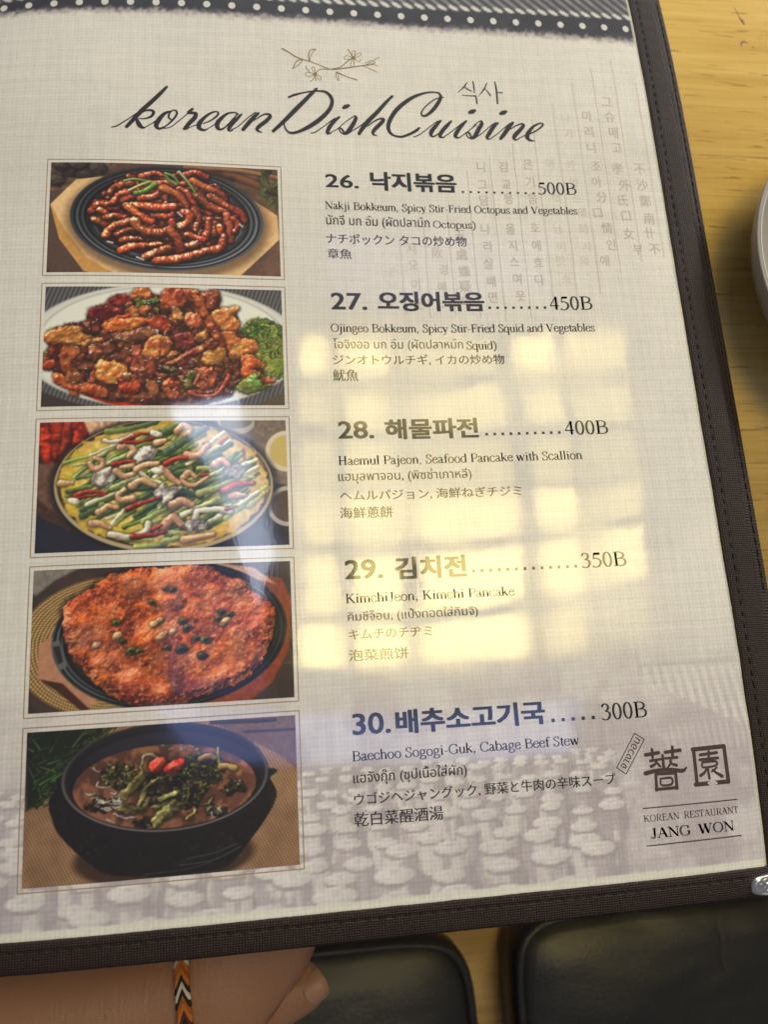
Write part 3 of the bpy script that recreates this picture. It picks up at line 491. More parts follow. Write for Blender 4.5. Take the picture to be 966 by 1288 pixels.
def dish_stew():
    C = Canvas([(54, 88), (920, 40), (35, 600), (938, 532)], (150, 120, 98))
    (mx, my), = C.q([(480, 400)]); (gx_, gy_) = (XX/5.6+YY/11), (YY/4.4-XX/14); t = (np.sin(gx_*2*PI/2)*np.sin(gy_*2*PI/2)*.5+.5)
    C.a = (np.array((96, 70, 52))*(1-t[..., None])+np.array((182, 150, 118))*t[..., None])*(.85+.3*C.n2[..., None])
    C.poly([(590, 30), (930, 30), (930, 225), (860, 170), (760, 120)], (112, 88, 74), 3, .2); C.poly([(740, 92), (930, 84), (930, 92), (750, 100)], (58, 42, 34), 2)
    for i in range(5): C.tube([(640, 52+i*3), (760, 60), (850, 56)], 5, (66, 50, 42), 0, dark=.1)
    C.poly([(50, 80), (330, 70), (220, 150), (150, 290), (50, 350)], (26, 34, 22), 6)
    for i in range(170):
        x = R_.uniform(50, 340); y = R_.uniform(75, 340)
        if x > 150+(340-y)*.75: continue
        a = R_.uniform(-1.2, -.1) if R_.random() < .7 else R_.uniform(-2.8, -1.4); L = R_.uniform(30, 80); C.tube([(x, y), (x+L*math.cos(a), y+L*math.sin(a))], 3.4, jit((62, 80, 46), .5), .12, r2=1.2, dark=.35, rough=.1)
    # pot
    e, u, v = C.ell(490, 500, 300, 96); C.over(sm(1.05, .9, e)*.75, (40, 28, 22))
    C.poly([(122, 345), (126, 310), (150, 268), (160, 240), (330, 200), (820, 215), (835, 250), (855, 290), (852, 325), (815, 390), (745, 480), (690, 535), (600, 550), (500, 562), (380, 560), (300, 552), (215, 490), (150, 420)], (26, 22, 24), 2, .3, True)
    nn = vnoise(CH, CW, 26, 63, 5, .6)
    vein = sm(.02, .0, abs(nn-.5))*sm(.45, .6, C.n2); C.over(vein*.5*sm(150, 200, YY)*(C.a.mean(-1) < 60), (96, 94, 90))
    e, u, v = C.ell(492, 262, 348, 196, .02); C.over(sm(1.01, .98, e)*sm(150, 190, YY*0+YY), (27, 24, 27))
    for p, a in [([(560, 508), (650, 490), (730, 460)], 3), ([(540, 528), (650, 512), (740, 470)], 3), ([(430, 555), (560, 540), (640, 520)], 2)]: C.tube(p, a*.8, (70, 70, 76), .12, dark=0)
    e, u, v = C.ell(495, 240, 336, 180, .02); C.over(sm(1.003, .99, e), (34, 31, 35)); C.over(sm(1.0, .985, e)*sm(.955, .975, e)*np.clip(.6+.5*v, .2, 1), (120, 112, 114))
    e, u, v = C.ell(495, 244, 316, 162, .02); C.over(sm(1.005, .99, e), (24, 22, 27)); C.over(sm(1., .9, e)*sm(0.1, -.8, v)*.6, (56, 54, 70))
    e, u, v = C.ell(493, 272, 298, 138, .02); n4 = vnoise(CH, CW, 30, 65, 5, .6)
    soup = np.array((84, 56, 46))*(1-sm(.4, .65, n4))[..., None]+np.array((136, 94, 70))*sm(.4, .65, n4)[..., None]; soup = soup*(1+.25*sm(.2, 1, u))[..., None]
    C.over(sm(1.0, .985, e), soup)
    leaf = [(58, 52, 34), (84, 78, 44), (42, 38, 32), (98, 90, 50), (70, 60, 40), (34, 34, 38)]
    T = TR((60, 930, 3.45), (10, 885, 2.542)); K = 2.542/3.45*.5
    def clump(cx_, cy_, rx_, ry_, n_, cols):
        for i in range(n_):
            a = R_.uniform(0, 2*PI); rr = math.sqrt(R_.random()); (p,) = T([(cx_+rx_*rr*math.cos(a), cy_+ry_*rr*math.sin(a))]); t = R_.uniform(0, 6); l = R_.uniform(5, 16)
            C.tube([(p[0]-l*math.cos(t), p[1]-l*.6*math.sin(t)), (p[0]+R_.uniform(-8, 8), p[1]+R_.uniform(-8, 8)), (p[0]+l*math.cos(t), p[1]+l*.6*math.sin(t))], R_.uniform(2.5, 6), jit(R_.choice(cols), .3), .35, rough=.7, dark=.4)
    clump(520, 220, 150, 100, 120, leaf[2:3]+leaf[4:]); clump(560, 180, 150, 80, 70, leaf); clump(300, 165, 70, 55, 90, leaf[:2]+[(110, 104, 58), (60, 62, 40)]); clump(660, 140, 95, 70, 150, [(70, 72, 42), (92, 92, 54), (48, 52, 36), (60, 54, 40)]); clump(610, 250, 60, 60, 50, leaf); clump(800, 225, 50, 22, 26, [(64, 60, 40)]); clump(715, 325, 46, 18, 26, [(50, 46, 34), (90, 80, 50)]); clump(400, 372, 50, 12, 18, [(56, 44, 32)]); clump(480, 190, 60, 40, 50, leaf[2:])
    clump(215, 290, 60, 34, 26, [(66, 48, 34), (50, 40, 30)])
    for P, w in [([(285, 278), (345, 225), (395, 175), (392, 125)], 40), ([(372, 305), (398, 255), (416, 205)], 24), ([(395, 318), (425, 268)], 22), ([(405, 235), (450, 190), (500, 180)], 14), ([(288, 312), (340, 318), (395, 316)], 36), ([(330, 300), (380, 320), (410, 345)], 24), ([(465, 275), (510, 255), (562, 240)], 24), ([(435, 312), (490, 300), (545, 280)], 22), ([(440, 382), (480, 345), (545, 290)], 46), ([(555, 300), (600, 292), (622, 330), (590, 362)], 16), ([(560, 190), (600, 240), (590, 290)], 14), ([(620, 290), (670, 300), (700, 270)], 12), ([(500, 170), (560, 160), (590, 190)], 14)]:
        C.piece([q for q in T([(x+dx_*w*.5*(1-abs(2*i/(len(P)-1)-1)*.5), y+dx_*w*.5*.7) for dx_, PP in ((-1, P), (1, P[::-1])) for i, (x, y) in enumerate(PP)])], jit((148, 138, 92), .1), (98, 92, 54), int(w*7+P[0][0]), .3, 7, 8, 4, .45, .35)
    for P, w, c in [([(395, 112), (400, 85), (430, 72), (452, 86)], 14, (156, 152, 124)), ([(727, 48), (728, 85), (734, 122)], 13, (196, 180, 116)), ([(738, 132), (770, 128), (802, 142)], 26, (196, 168, 108)), ([(650, 95), (690, 82), (712, 92)], 26, (168, 136, 62))]: C.tube(T(P), w*K, c, .3, dark=.4)
    for i in range(34):
        (p,) = T([(R_.uniform(100, 290), R_.uniform(235, 335))])
        if math.hypot((p[0]-493)/290, (p[1]-272)/132) > .93: continue
        C.tube([p, (p[0]+R_.uniform(6, 14), p[1]+R_.uniform(0, 6)), (p[0]+R_.uniform(16, 26), p[1]+R_.uniform(-5, 4))], R_.uniform(1.2, 3), (226, 220, 216), .4, dark=.25)
    for P in [[(205, 190), (200, 212), (240, 218), (262, 208)], [(262, 262), (272, 285), (310, 300)], [(275, 335), (310, 352), (365, 350)], [(185, 130), (200, 146), (215, 142)], [(700, 330), (702, 350), (712, 358)], [(730, 320), (742, 335)], [(768, 236), (770, 244)], [(240, 360), (275, 372)]]: C.tube(T(P), 3, (214, 206, 200), .4, dark=.25, r2=1.5)
    for i in range(15): (p,) = T([(R_.uniform(470, 640), R_.uniform(30, 52))]); C.tube([p, (p[0]+R_.uniform(3, 9), p[1]+2)], 1.8, (196, 192, 198), .4, dark=.2)
    for cx_, cy_, rx_, ry_, a_ in [(462, 117, 44, 29, -.75), (533, 126, 52, 27, -.52)]:
        P = [(cx_+rx_*math.cos(t)*math.cos(a_)-ry_*math.sin(t)*math.sin(a_), cy_+rx_*math.cos(t)*math.sin(a_)+ry_*math.sin(t)*math.cos(a_)) for t in np.linspace(0, 2*PI, 11)[:-1]]
        C.piece(T(P), (190, 52, 42), (214, 92, 72), int(cx_), .3, 26, 4, 2, .5, .5); C.tube(T([(cx_-rx_*.45*math.cos(a_), cy_-rx_*.45*math.sin(a_)+3), (cx_+rx_*.4*math.cos(a_), cy_+rx_*.4*math.sin(a_)+3)]), 3, (226, 128, 100), .2, dark=.1)
    e, u, v = C.ell(493, 272, 290, 134); C.warp(sm(1., .9, e), 4, 12); C.mottle(sm(1., .9, e), .3, 14)
    return C.out()

PICS = [('stir-fried octopus on a round black iron plate', dish_octopus), ('stir-fried squid heaped on a white plate with parsley', dish_squid), ('seafood and scallion pancake in a round pan', dish_scallion),
        ('orange kimchi pancake on a black stone plate', dish_kimchi), ('cabbage beef stew in a black stone bowl', dish_stew)]

# ---- measurements of the print, in page millimetres
ROWS = [[["K","26.",[89.89,-7.1],[101.36,-6.78],5.15],["K","낙지볶음",[105.38,-7.98],[135.8,-6.94],7.39],["P","500B",[165.1,-7.26],[179.0,-7.25],4.65],["E","Nakji Bokkeum, Spicy Stir-Fried Octopus and Vegetables",[89.54,-15.58],[178.32,-14.74],2.81],["T","นักจี บก อึม (ผัดปลามึก",[89.54,-22.7],[125.08,-21.57],4.9],["E","Octopus)",[126.34,-21.31],[141.22,-21.14],2.73],["J","ナチポックン タコの炒め物",[89.28,-28.76],[137.53,-27.79],4.07],["C","章魚",[89.47,-33.77],[97.68,-33.63],3.82],["D",10,[137.85,-7.7],[163.29,-7.06],0.8]],[["K","27.",[89.88,-52.24],[101.84,-52.04],6.16],["K","오징어볶음",[105.35,-52.56],[141.73,-52.26],7.25],["P","450B",[164.59,-51.79],[179.24,-52.0],4.9],["E","Ojingeo Bokkeum, Spicy Stir-Fried Squid and Vegetables",[89.52,-60.43],[179.04,-59.58],2.86],["T","โอจิงออ บก อึม (ผัดปลาหมึก",[90.04,-66.99],[133.1,-66.62],4.59],["E","Squid)",[134.29,-66.3],[144.39,-66.05],2.92],["J","ジンオトウルチギ, イカの炒め物",[89.63,-71.65],[146.61,-71.68],3.79],["C","魷魚",[89.38,-77.23],[97.63,-77.02],4.07],["D",8,[143.41,-51.57],[162.65,-51.43],0.89]],[["K","28.",[90.21,-96.62],[101.61,-96.47],5.92],["K","해물파전",[105.07,-97.04],[135.53,-96.92],6.92],["P","400B",[164.5,-96.6],[178.8,-96.76],4.65],["E","Haemul Pajeon, Seafood Pancake with Scallion",[89.81,-105.13],[168.9,-105.09],2.86],["T","แฮมุลพาจอน, (พิซซ่าเกาหลี)",[89.51,-111.39],[131.95,-111.28],4.54],["J","ヘムルパジョン, 海鮮ねぎチジミ",[89.75,-116.6],[147.61,-117.16],3.59],["C","海鮮蔥餅",[89.47,-122.33],[105.92,-122.33],3.65],["D",10,[138.14,-96.56],[162.36,-96.0],0.89]],[["K","29.",[90.11,-141.02],[101.66,-141.13],5.89],["K","김치전",[105.35,-141.76],[127.6,-141.77],6.91],["P","350B",[164.31,-140.59],[178.69,-140.63],4.55],["E","KimchiJeon, Kimchi Pancake",[89.94,-148.16],[141.76,-148.23],2.8],["T","คิมชีจ็อน, (แป้งทอดใส่กิมจิ)",[90.29,-154.11],[129.9,-154.6],3.88],["J","キムチのチヂミ",[90.32,-158.88],[115.31,-159.27],3.01],["C","泡菜煎饼",[89.99,-165.38],[107.79,-165.2],3.42],["D",13,[129.67,-140.51],[162.29,-140.6],0.94]],[["K","30.",[90.03,-185.95],[101.14,-186.15],5.99],["K","배추소고기국",[102.56,-186.43],[147.36,-186.8],6.77],["P","300B",[164.65,-186.42],[178.7,-186.75],4.54],["E","Baechoo Sogogi-Guk, Cabage Beef Stew",[89.58,-192.93],[156.68,-193.22],2.67],["T","แฮจังกุ๊ก (ซุปเนื้อใส่ผัก)",[89.51,-199.83],[122.4,-200.13],4.22],["J","ウゴジヘジャングック, 野菜と牛肉の辛味スープ",[89.5,-205.43],[166.68,-204.84],3.48],["C","乾白菜醒酒湯",[89.24,-210.61],[114.66,-210.56],3.79],["D",5,[149.53,-186.28],[161.92,-186.14],1.13]]]
LOGO = [["R","KOREAN  RESTAURANT",[173.9,-216.03],[204.24,-215.93],1.88],["B","JANG  WON",[175.71,-220.64],[202.18,-220.75],2.74]]
LOGOLINES = [[[173.9,-212.27],[204.41,-212.16]],[[173.9,-222.58],[204.53,-222.36]]]
TITLE = [[19.84,12.52,0.35,21.41,13.03,0.42,23.59,14.65,0.39,25.78,16.47,0.32,27.98,18.51,0.28],[37.47,29.3,0.73,35.6,26.79,1.09,32.73,23.25,1.22,29.57,19.56,1.28,27.06,16.13,1.2,24.64,12.82,0.98],[28.95,17.96,0.28,30.53,19.28,0.5,32.45,19.61,0.78,33.26,18.74,0.93,32.48,17.14,0.71,30.57,16.27,0.42,28.34,16.1,0.28],[27.54,16.34,0.64,28.2,14.81,1.13,28.85,13.48,1.27,29.66,12.75,0.91,30.55,12.67,0.42],[30.45,12.78,0.28,32.51,14.22,0.28,35.05,16.48,0.43,37.6,19.35,0.43],[38.63,19.53,0.5,36.64,18.32,1.0,34.73,15.49,1.35,34.17,13.53,1.2,35.24,12.5,0.7,37.31,13.68,0.42,39.54,16.13,0.57,40.83,18.55,0.64,40.5,19.91,0.5,39.21,19.72,0.43,38.31,18.22,0.5,38.25,17.04,0.57,38.97,16.18,0.43],[36.67,12.65,0.28,38.91,13.38,0.28,41.48,15.85,0.28,44.06,18.54,0.29,45.04,19.98,0.43],[46.01,20.9,0.72,44.65,19.36,0.86,45.85,19.32,0.86,47.08,19.04,1.08,46.66,17.33,1.22,45.03,15.28,1.21,43.67,13.26,1.06,43.25,12.73,0.64,44.45,12.95,0.35],[44.54,13.23,0.28,46.32,14.19,0.28,48.11,14.88,0.29],[49.42,15.27,0.32,51.71,16.47,0.43,53.69,18.17,0.58,54.55,19.6,0.58,53.87,20.34,0.43,51.73,19.41,0.65,49.43,17.11,1.0,48.19,15.08,1.29,48.18,13.53,1.21,49.41,12.75,0.78,50.64,12.98,0.43],[50.55,13.09,0.29,52.02,14.15,0.29,54.06,15.84,0.29],[61.11,19.77,0.58,59.96,20.36,0.44,57.65,19.81,0.65,55.65,17.9,1.01,54.25,15.85,1.29,54.23,14.1,1.22,55.27,13.31,0.64,56.92,14.47,0.43,58.92,16.95,0.51,60.95,19.84,0.44],[62.34,19.86,0.51,60.58,17.65,1.01,58.9,15.57,1.15,57.96,13.76,1.01,58.21,13.0,0.57,59.3,13.26,0.29],[58.87,13.51,0.29,60.87,14.73,0.29,63.22,17.24,0.29,65.25,19.35,0.33,67.11,20.86,0.44],[68.01,20.65,0.73,66.23,18.63,1.17,64.53,16.35,1.23,62.73,13.76,1.01],[66.54,17.66,0.29,68.24,19.16,0.37,69.94,20.31,0.51,71.55,20.43,0.81,71.93,19.42,1.03,70.2,17.33,1.17,68.16,15.42,1.16,67.47,14.2,1.01,68.04,13.38,0.58,69.04,13.25,0.29],[88.44,32.23,0.68,86.7,30.14,1.06,83.47,26.25,1.27,80.27,22.4,1.34,76.76,18.18,1.18,72.88,13.86,0.95],[78.58,27.91,0.6,80.49,28.95,0.75,83.61,30.11,0.53,86.74,30.96,0.53,89.51,31.25,0.68,91.57,30.99,0.84,93.17,29.38,1.06,93.65,26.97,1.06,92.66,24.07,1.13,90.46,21.1,1.27,87.61,18.32,1.33,84.46,15.93,1.18,81.35,14.15,0.88,78.97,13.52,0.73,77.48,14.4,0.51,76.76,16.2,0.4,76.81,17.78,0.33],[85.74,13.93,0.33,87.11,14.33,0.37,89.58,16.27,0.3,92.43,18.84,0.3,94.21,20.35,0.37],[95.87,21.06,0.67,93.8,18.93,1.12,92.34,16.84,1.19,91.5,14.81,1.04,91.6,14.1,0.74,92.64,14.29,0.37],[97.61,24.93,0.98,98.43,25.47,1.36,99.33,25.97,0.99],[92.41,14.47,0.3,95.06,16.22,0.3,97.96,19.19,0.3,101.21,21.81,0.34],[101.62,21.83,0.6,101.71,20.83,1.05,100.69,18.56,1.2,99.19,16.08,1.27,97.91,14.61,1.12,96.63,14.53,0.45,95.78,15.47,0.37,95.83,16.66,0.45,96.76,15.93,0.6,97.23,14.77,0.52],[98.94,14.67,0.3,101.29,16.6,0.26,103.63,18.34,0.3,106.01,20.49,0.34],[99.78,15.51,0.26,102.11,17.05,0.26,105.02,19.62,0.34],[115.26,30.85,0.77,112.9,28.23,1.0,109.47,23.93,1.22,106.1,20.09,1.36,103.84,16.95,1.2,102.5,14.68,0.97],[105.62,17.85,0.3,107.83,19.79,0.42,110.0,21.13,0.53,111.48,21.13,0.91,110.99,19.97,1.14,109.11,17.85,1.21,107.61,15.97,1.05,107.54,14.77,0.67,108.56,14.31,0.34],[124.14,18.23,0.61,122.92,17.04,0.91,120.34,15.43,0.83,117.45,14.28,0.75,114.67,14.74,0.68,113.29,16.27,0.98,113.07,18.47,1.14,114.02,21.35,1.22,116.38,25.14,1.3,119.81,28.62,1.24,123.57,31.32,1.01,127.65,33.01,0.63,130.92,33.4,0.47,132.61,32.82,0.63,132.76,30.99,1.02,131.44,28.42,1.17,129.23,25.42,1.08,126.94,23.45,0.77,125.58,23.39,0.54,125.42,24.73,0.46,126.84,26.94,0.39,129.55,29.57,0.39,131.81,30.94,0.35,133.95,31.46,0.35],[121.85,14.37,0.3,123.87,15.39,0.34,126.51,17.53,0.31,129.94,20.53,0.31,131.07,21.32,0.39],[132.05,21.53,0.69,130.2,19.32,1.15,128.62,17.22,1.3,128.14,15.59,1.07,129.16,14.95,0.53,131.8,16.96,0.42,134.18,19.91,0.42,135.73,21.29,0.46],[135.93,21.5,0.62,134.15,19.5,1.15,132.16,16.98,1.23,131.37,15.0,0.92,132.7,14.65,0.34],[132.63,14.77,0.31,135.38,16.91,0.31,139.25,20.33,0.31,141.17,21.77,0.39],[141.47,21.86,0.62,139.56,19.73,1.08,137.73,17.21,1.23,136.93,15.35,1.07,137.78,14.78,0.61,138.8,15.02,0.31],[143.04,25.4,1.02,143.95,25.85,1.49,144.91,26.35,1.02],[138.62,15.01,0.31,141.52,17.36,0.31,145.03,20.36,0.31],[143.68,19.49,0.27,145.28,21.19,0.31,146.81,22.08,0.39],[147.07,22.09,0.62,147.06,20.85,1.17,145.79,18.75,1.32,144.48,16.25,1.31,143.48,15.07,1.15,142.19,14.74,0.46,141.19,15.72,0.38,141.21,17.14,0.46,142.18,16.77,0.62,142.6,15.37,0.54],[144.38,15.11,0.31,147.09,17.16,0.31,150.26,20.15,0.31,152.22,21.58,0.39],[153.01,21.41,0.7,151.32,19.78,1.17,149.63,17.25,1.24,148.55,15.38,1.08,148.96,14.66,0.62,149.77,14.81,0.35],[154.53,25.41,1.02,155.49,25.87,1.5,156.45,26.36,1.03],[149.69,14.8,0.31,152.5,16.94,0.31,155.71,19.93,0.31,157.7,21.58,0.35],[158.71,21.82,0.79,156.77,19.56,1.33,155.06,17.03,1.25,153.48,15.01,1.01],[157.05,18.74,0.31,159.41,20.39,0.43,161.71,21.39,0.55,162.5,20.79,1.02,161.09,18.88,1.18,159.11,16.75,1.33,158.42,15.29,1.09,159.26,14.63,0.47,160.74,15.57,0.31,162.88,16.75,0.31],[164.2,17.13,0.39,166.94,18.66,0.51,169.16,20.4,0.55,169.84,21.59,0.56,168.58,21.84,0.52,166.01,20.29,0.79,163.97,17.74,1.26,163.41,15.86,1.33,164.31,14.66,0.78,165.93,14.42,0.31]]
SIKSA = [[143.2,38.31,0.4,141.72,36.1,0.6,139.33,33.76,0.2],[141.93,36.43,0.3,143.03,35.43,0.6,144.51,34.55,0.5],[145.44,38.74,0.5,145.58,36.3,0.6,145.55,33.96,0.4],[140.78,32.68,0.3,143.24,32.58,0.4,145.7,32.59,0.59],[145.82,32.81,0.5,146.0,31.76,0.59,146.05,29.35,0.59],[150.56,38.35,0.4,149.18,35.51,0.6,146.88,32.44,0.2],[149.59,35.96,0.3,150.72,34.31,0.5,151.42,32.96,0.6],[153.58,39.04,0.5,153.85,36.16,0.7,153.77,29.69,0.69],[153.87,34.45,0.4,155.99,34.44,0.5]]
EMBLEM = [[176.74,-197.41,0.96,180.94,-197.09,0.9],[178.96,-195.98,0.77,178.85,-198.26,0.77],[182.99,-197.12,0.84,187.83,-196.85,0.97],[185.47,-195.76,0.84,185.22,-198.25,0.78],[178.04,-199.2,0.77,181.36,-198.95,0.64],[182.74,-198.84,0.64,186.61,-198.81,0.78],[182.03,-197.87,0.71,181.95,-201.82,0.9],[178.06,-200.78,0.89,179.32,-200.27,0.64,179.94,-199.4,0.58],[179.76,-199.54,0.58,180.85,-200.92,0.7],[183.23,-201.46,0.51,184.23,-200.38,0.58,184.58,-199.13,0.58],[184.16,-199.7,0.58,184.88,-200.61,0.64,186.09,-201.0,0.84],[176.03,-202.6,1.14,179.75,-202.06,0.96,184.15,-202.14,0.96,187.67,-202.71,1.1,189.17,-201.9,0.45],[179.22,-202.98,0.76,178.88,-207.47,0.89],[179.21,-203.04,0.76,185.55,-203.15,0.84],[185.49,-203.09,0.84,185.36,-207.46,0.9],[178.7,-207.31,0.76,185.49,-207.29,0.83],[180.51,-204.44,0.51,183.9,-204.48,0.58,183.76,-206.2,0.58,180.61,-206.19,0.51,180.57,-204.44,0.51],[191.87,-196.95,1.11,202.25,-196.7,1.13],[202.25,-196.7,1.07,202.23,-206.94,1.12],[202.24,-206.88,1.12,191.46,-206.94,1.1],[192.15,-196.91,0.98,191.93,-206.83,0.97],[194.06,-198.65,0.79,199.6,-198.37,0.79],[196.99,-197.87,0.73,196.73,-200.07,0.72],[193.71,-200.03,0.72,199.72,-199.92,0.79],[194.44,-200.82,0.59,198.77,-200.84,0.66,198.77,-202.01,0.59,194.58,-202.25,0.52,194.44,-200.82,0.52],[195.96,-202.35,0.66,196.13,-205.54,0.72],[195.82,-202.4,0.52,194.82,-203.7,0.65,193.41,-204.51,0.91],[197.53,-203.2,0.59,198.79,-204.22,0.72,200.35,-205.2,0.99],[198.96,-202.64,0.53,197.18,-203.67,0.52]]
STAMPBOX = [[167.36,-200.37],[170.01,-202.37],[176.92,-192.98],[174.15,-191.02]]
SPRIG = [[76.91,48.29,0.44,79.31,46.8,0.33,82.19,44.8,0.38,86.09,43.62,0.27,89.5,42.39,0.22,93.89,40.76,0.27,99.41,41.78,0.33,107.05,43.61,0.28],[77.38,47.73,0.17,79.79,46.41,0.16,82.43,44.52,0.16],[93.89,40.76,0.27,97.43,42.11,0.22,100.06,44.72,0.28,102.05,46.2,0.28],[86.34,43.64,0.33,86.19,46.33,0.28,87.02,48.53,0.22,88.78,48.98,0.33],[86.59,43.96,0.16,87.2,46.72,0.17,88.67,48.78,0.17],[84.13,44.06,0.22,81.89,43.28,0.27,80.31,39.87,0.22],[83.88,43.74,0.16,82.58,41.84,0.22,80.31,39.81,0.16],[88.09,38.12,0.76,88.25,38.42,0.76],[88.09,38.12,0.22,86.4,38.87,0.16,85.23,40.56,0.22,85.01,41.14,0.22],[88.09,38.12,0.22,85.84,37.06,0.16,84.64,37.85,0.16,85.41,38.79,0.16,87.85,38.39,0.16],[88.09,38.12,0.16,87.27,35.99,0.16,86.35,35.04,0.22],[88.09,38.12,0.16,89.47,35.86,0.16,90.25,36.81,0.16,88.83,38.17,0.16],[88.1,38.41,0.16,86.96,40.7,0.16,87.96,41.07,0.16,88.36,38.73,0.16],[88.35,38.43,0.22,89.91,40.33,0.22,93.39,40.72,0.22],[88.09,38.12,0.16,88.23,35.48,0.22],[102.05,46.2,0.89,102.21,46.33,0.89],[102.05,46.2,0.22,100.79,49.03,0.22,100.43,49.92,0.22],[102.05,46.2,0.17,101.78,48.8,0.17,103.07,49.21,0.17,102.43,46.72,0.17],[102.05,46.2,0.17,104.3,48.69,0.17,105.01,47.83,0.17,102.65,46.13,0.17],[102.05,46.2,0.17,99.68,47.11,0.17,98.85,45.53,0.17,101.62,45.74,0.17],[102.05,46.2,0.17,100.99,43.28,0.17,101.95,42.45,0.17,102.36,45.5,0.17],[102.05,46.2,0.17,104.08,44.72,0.17,104.66,45.97,0.17],[95.82,39.6,0.49,96.11,39.5,0.44,99.23,38.07,0.22,102.91,36.85,0.33],[95.8,39.3,0.22,95.49,37.79,0.16,96.4,36.09,0.16,96.26,38.44,0.16],[106.54,43.51,0.28,108.65,45.05,0.17,111.58,47.4,0.17],[106.54,43.51,0.22,109.08,43.87,0.17,110.83,43.39,0.17],[105.5,43.01,0.17,107.96,41.99,0.17,110.41,40.66,0.17],[106.07,44.26,0.17,108.68,45.66,0.17],[107.04,43.42,0.28,109.63,44.52,0.22,109.68,45.43,0.11]]
CALLI = [["不",204.31,3.86,5.49,0.5],["沙",204.26,-2.74,5.44,0.5],["鄭",204.52,-9.25,5.39,0.5],["南",204.99,-16.33,5.34,0.5],["卄",204.14,-22.09,5.29,0.5],["不",205.25,-28.69,5.25,0.5],["그",195.42,32.34,5.68,0.42],["슈",195.75,25.77,5.61,0.42],["매",196.34,18.95,5.56,0.42],["고",196.68,12.55,5.5,0.42],["孝",195.79,3.86,5.43,0.42],["外",197.57,-2.97,5.39,0.42],["氏",196.11,-9.18,5.33,0.42],["口",196.41,-15.59,5.28,0.42],["女",196.33,-22.57,5.23,0.42],["부",199.0,-28.8,5.21,0.42],["마",187.17,25.71,5.23,0.42],["리",186.9,18.9,5.17,0.42],["니",186.94,12.19,5.12,0.42],["조",187.77,4.6,5.07,0.42],["아",187.23,-1.95,5.02,0.42],["分",188.22,-8.07,4.98,0.42],["口",185.92,-14.51,4.92,0.42],["情",188.66,-20.48,4.9,0.42],["인",189.26,-27.06,4.86,0.42],["애",186.11,-33.29,4.8,0.42],["나",178.86,24.69,4.85,0.26],["가",179.25,17.95,4.8,0.26],["마",178.26,4.67,4.7,0.26],["열",178.58,-2.47,4.66,0.26],["쓰",178.99,-8.89,4.62,0.26],["榮",180.34,-14.6,4.59,0.26],["時",180.15,-20.9,4.55,0.26],["사",180.46,-27.76,4.51,0.26],["와",178.91,-33.32,4.47,0.26],["며",170.64,5.13,4.68,0.28],["혁",171.38,-9.02,4.59,0.28],["님",170.31,-21.0,4.51,0.28],["이",170.97,-27.82,4.48,0.28],["맛",170.33,-33.35,4.44,0.28],["소",171.26,-40.04,4.41,0.28],["은",162.38,4.6,4.95,0.42],["기",162.51,-2.48,4.9,0.42],["음",162.68,-9.16,4.86,0.42],["호",162.35,-20.46,4.79,0.42],["에",162.16,-27.57,4.75,0.42],["흐",162.04,-33.98,4.71,0.42],["다",161.88,-40.64,4.67,0.42],["감",153.54,3.41,4.91,0.42],["교",153.73,-3.62,4.87,0.42],["용",154.04,-9.31,4.83,0.42],["올",153.45,-21.17,4.76,0.42],["지",153.67,-27.62,4.72,0.42],["스",153.62,-33.71,4.68,0.42],["며",154.08,-40.34,4.64,0.42],["못",154.52,-46.9,4.61,0.42],["니",145.16,3.18,4.88,0.42],["그",145.11,-3.82,4.84,0.42],["담",145.12,-10.11,4.8,0.42],["나",144.68,-21.29,4.73,0.42],["라",144.92,-28.01,4.69,0.42],["실",144.31,-34.67,4.65,0.42],["배",144.81,-41.25,4.61,0.42],["면",144.81,-47.18,4.57,0.42],["玉",135.21,-23.88,4.97,0.42],["處",135.45,-31.14,4.93,0.42],["嫌",135.75,-37.43,4.89,0.42],["疑",135.55,-43.07,4.85,0.42],["마",135.88,-48.95,4.82,0.42],["敗",126.92,-30.66,4.61,0.4],["경",128.64,-36.91,4.58,0.4],["예",127.59,-43.42,4.54,0.4],["기",128.18,-49.85,4.51,0.4],["지",117.98,-29.04,4.88,0.36],["오",118.38,-35.28,4.84,0.36],["이",118.69,-42.63,4.8,0.36],["온",119.55,-49.61,4.76,0.36],["은",111.15,-38.07,3.95,0.26],["마",111.1,-43.33,3.92,0.26],["시",108.9,-48.58,3.89,0.26]]
CLINES = [[114.39,-25.55,-53.42],[122.99,-20.81,-54.8],[131.57,-16.02,-54.2],[139.96,1.37,-54.79],[148.61,8.04,-56.27],[157.56,13.2,-54.87],[165.94,23.44,-51.98],[174.55,30.56,-50.55],[183.03,39.65,-46.1],[191.39,47.28,-38.49],[199.73,51.53,-33.79],[208.28,41.3,-32.08]]
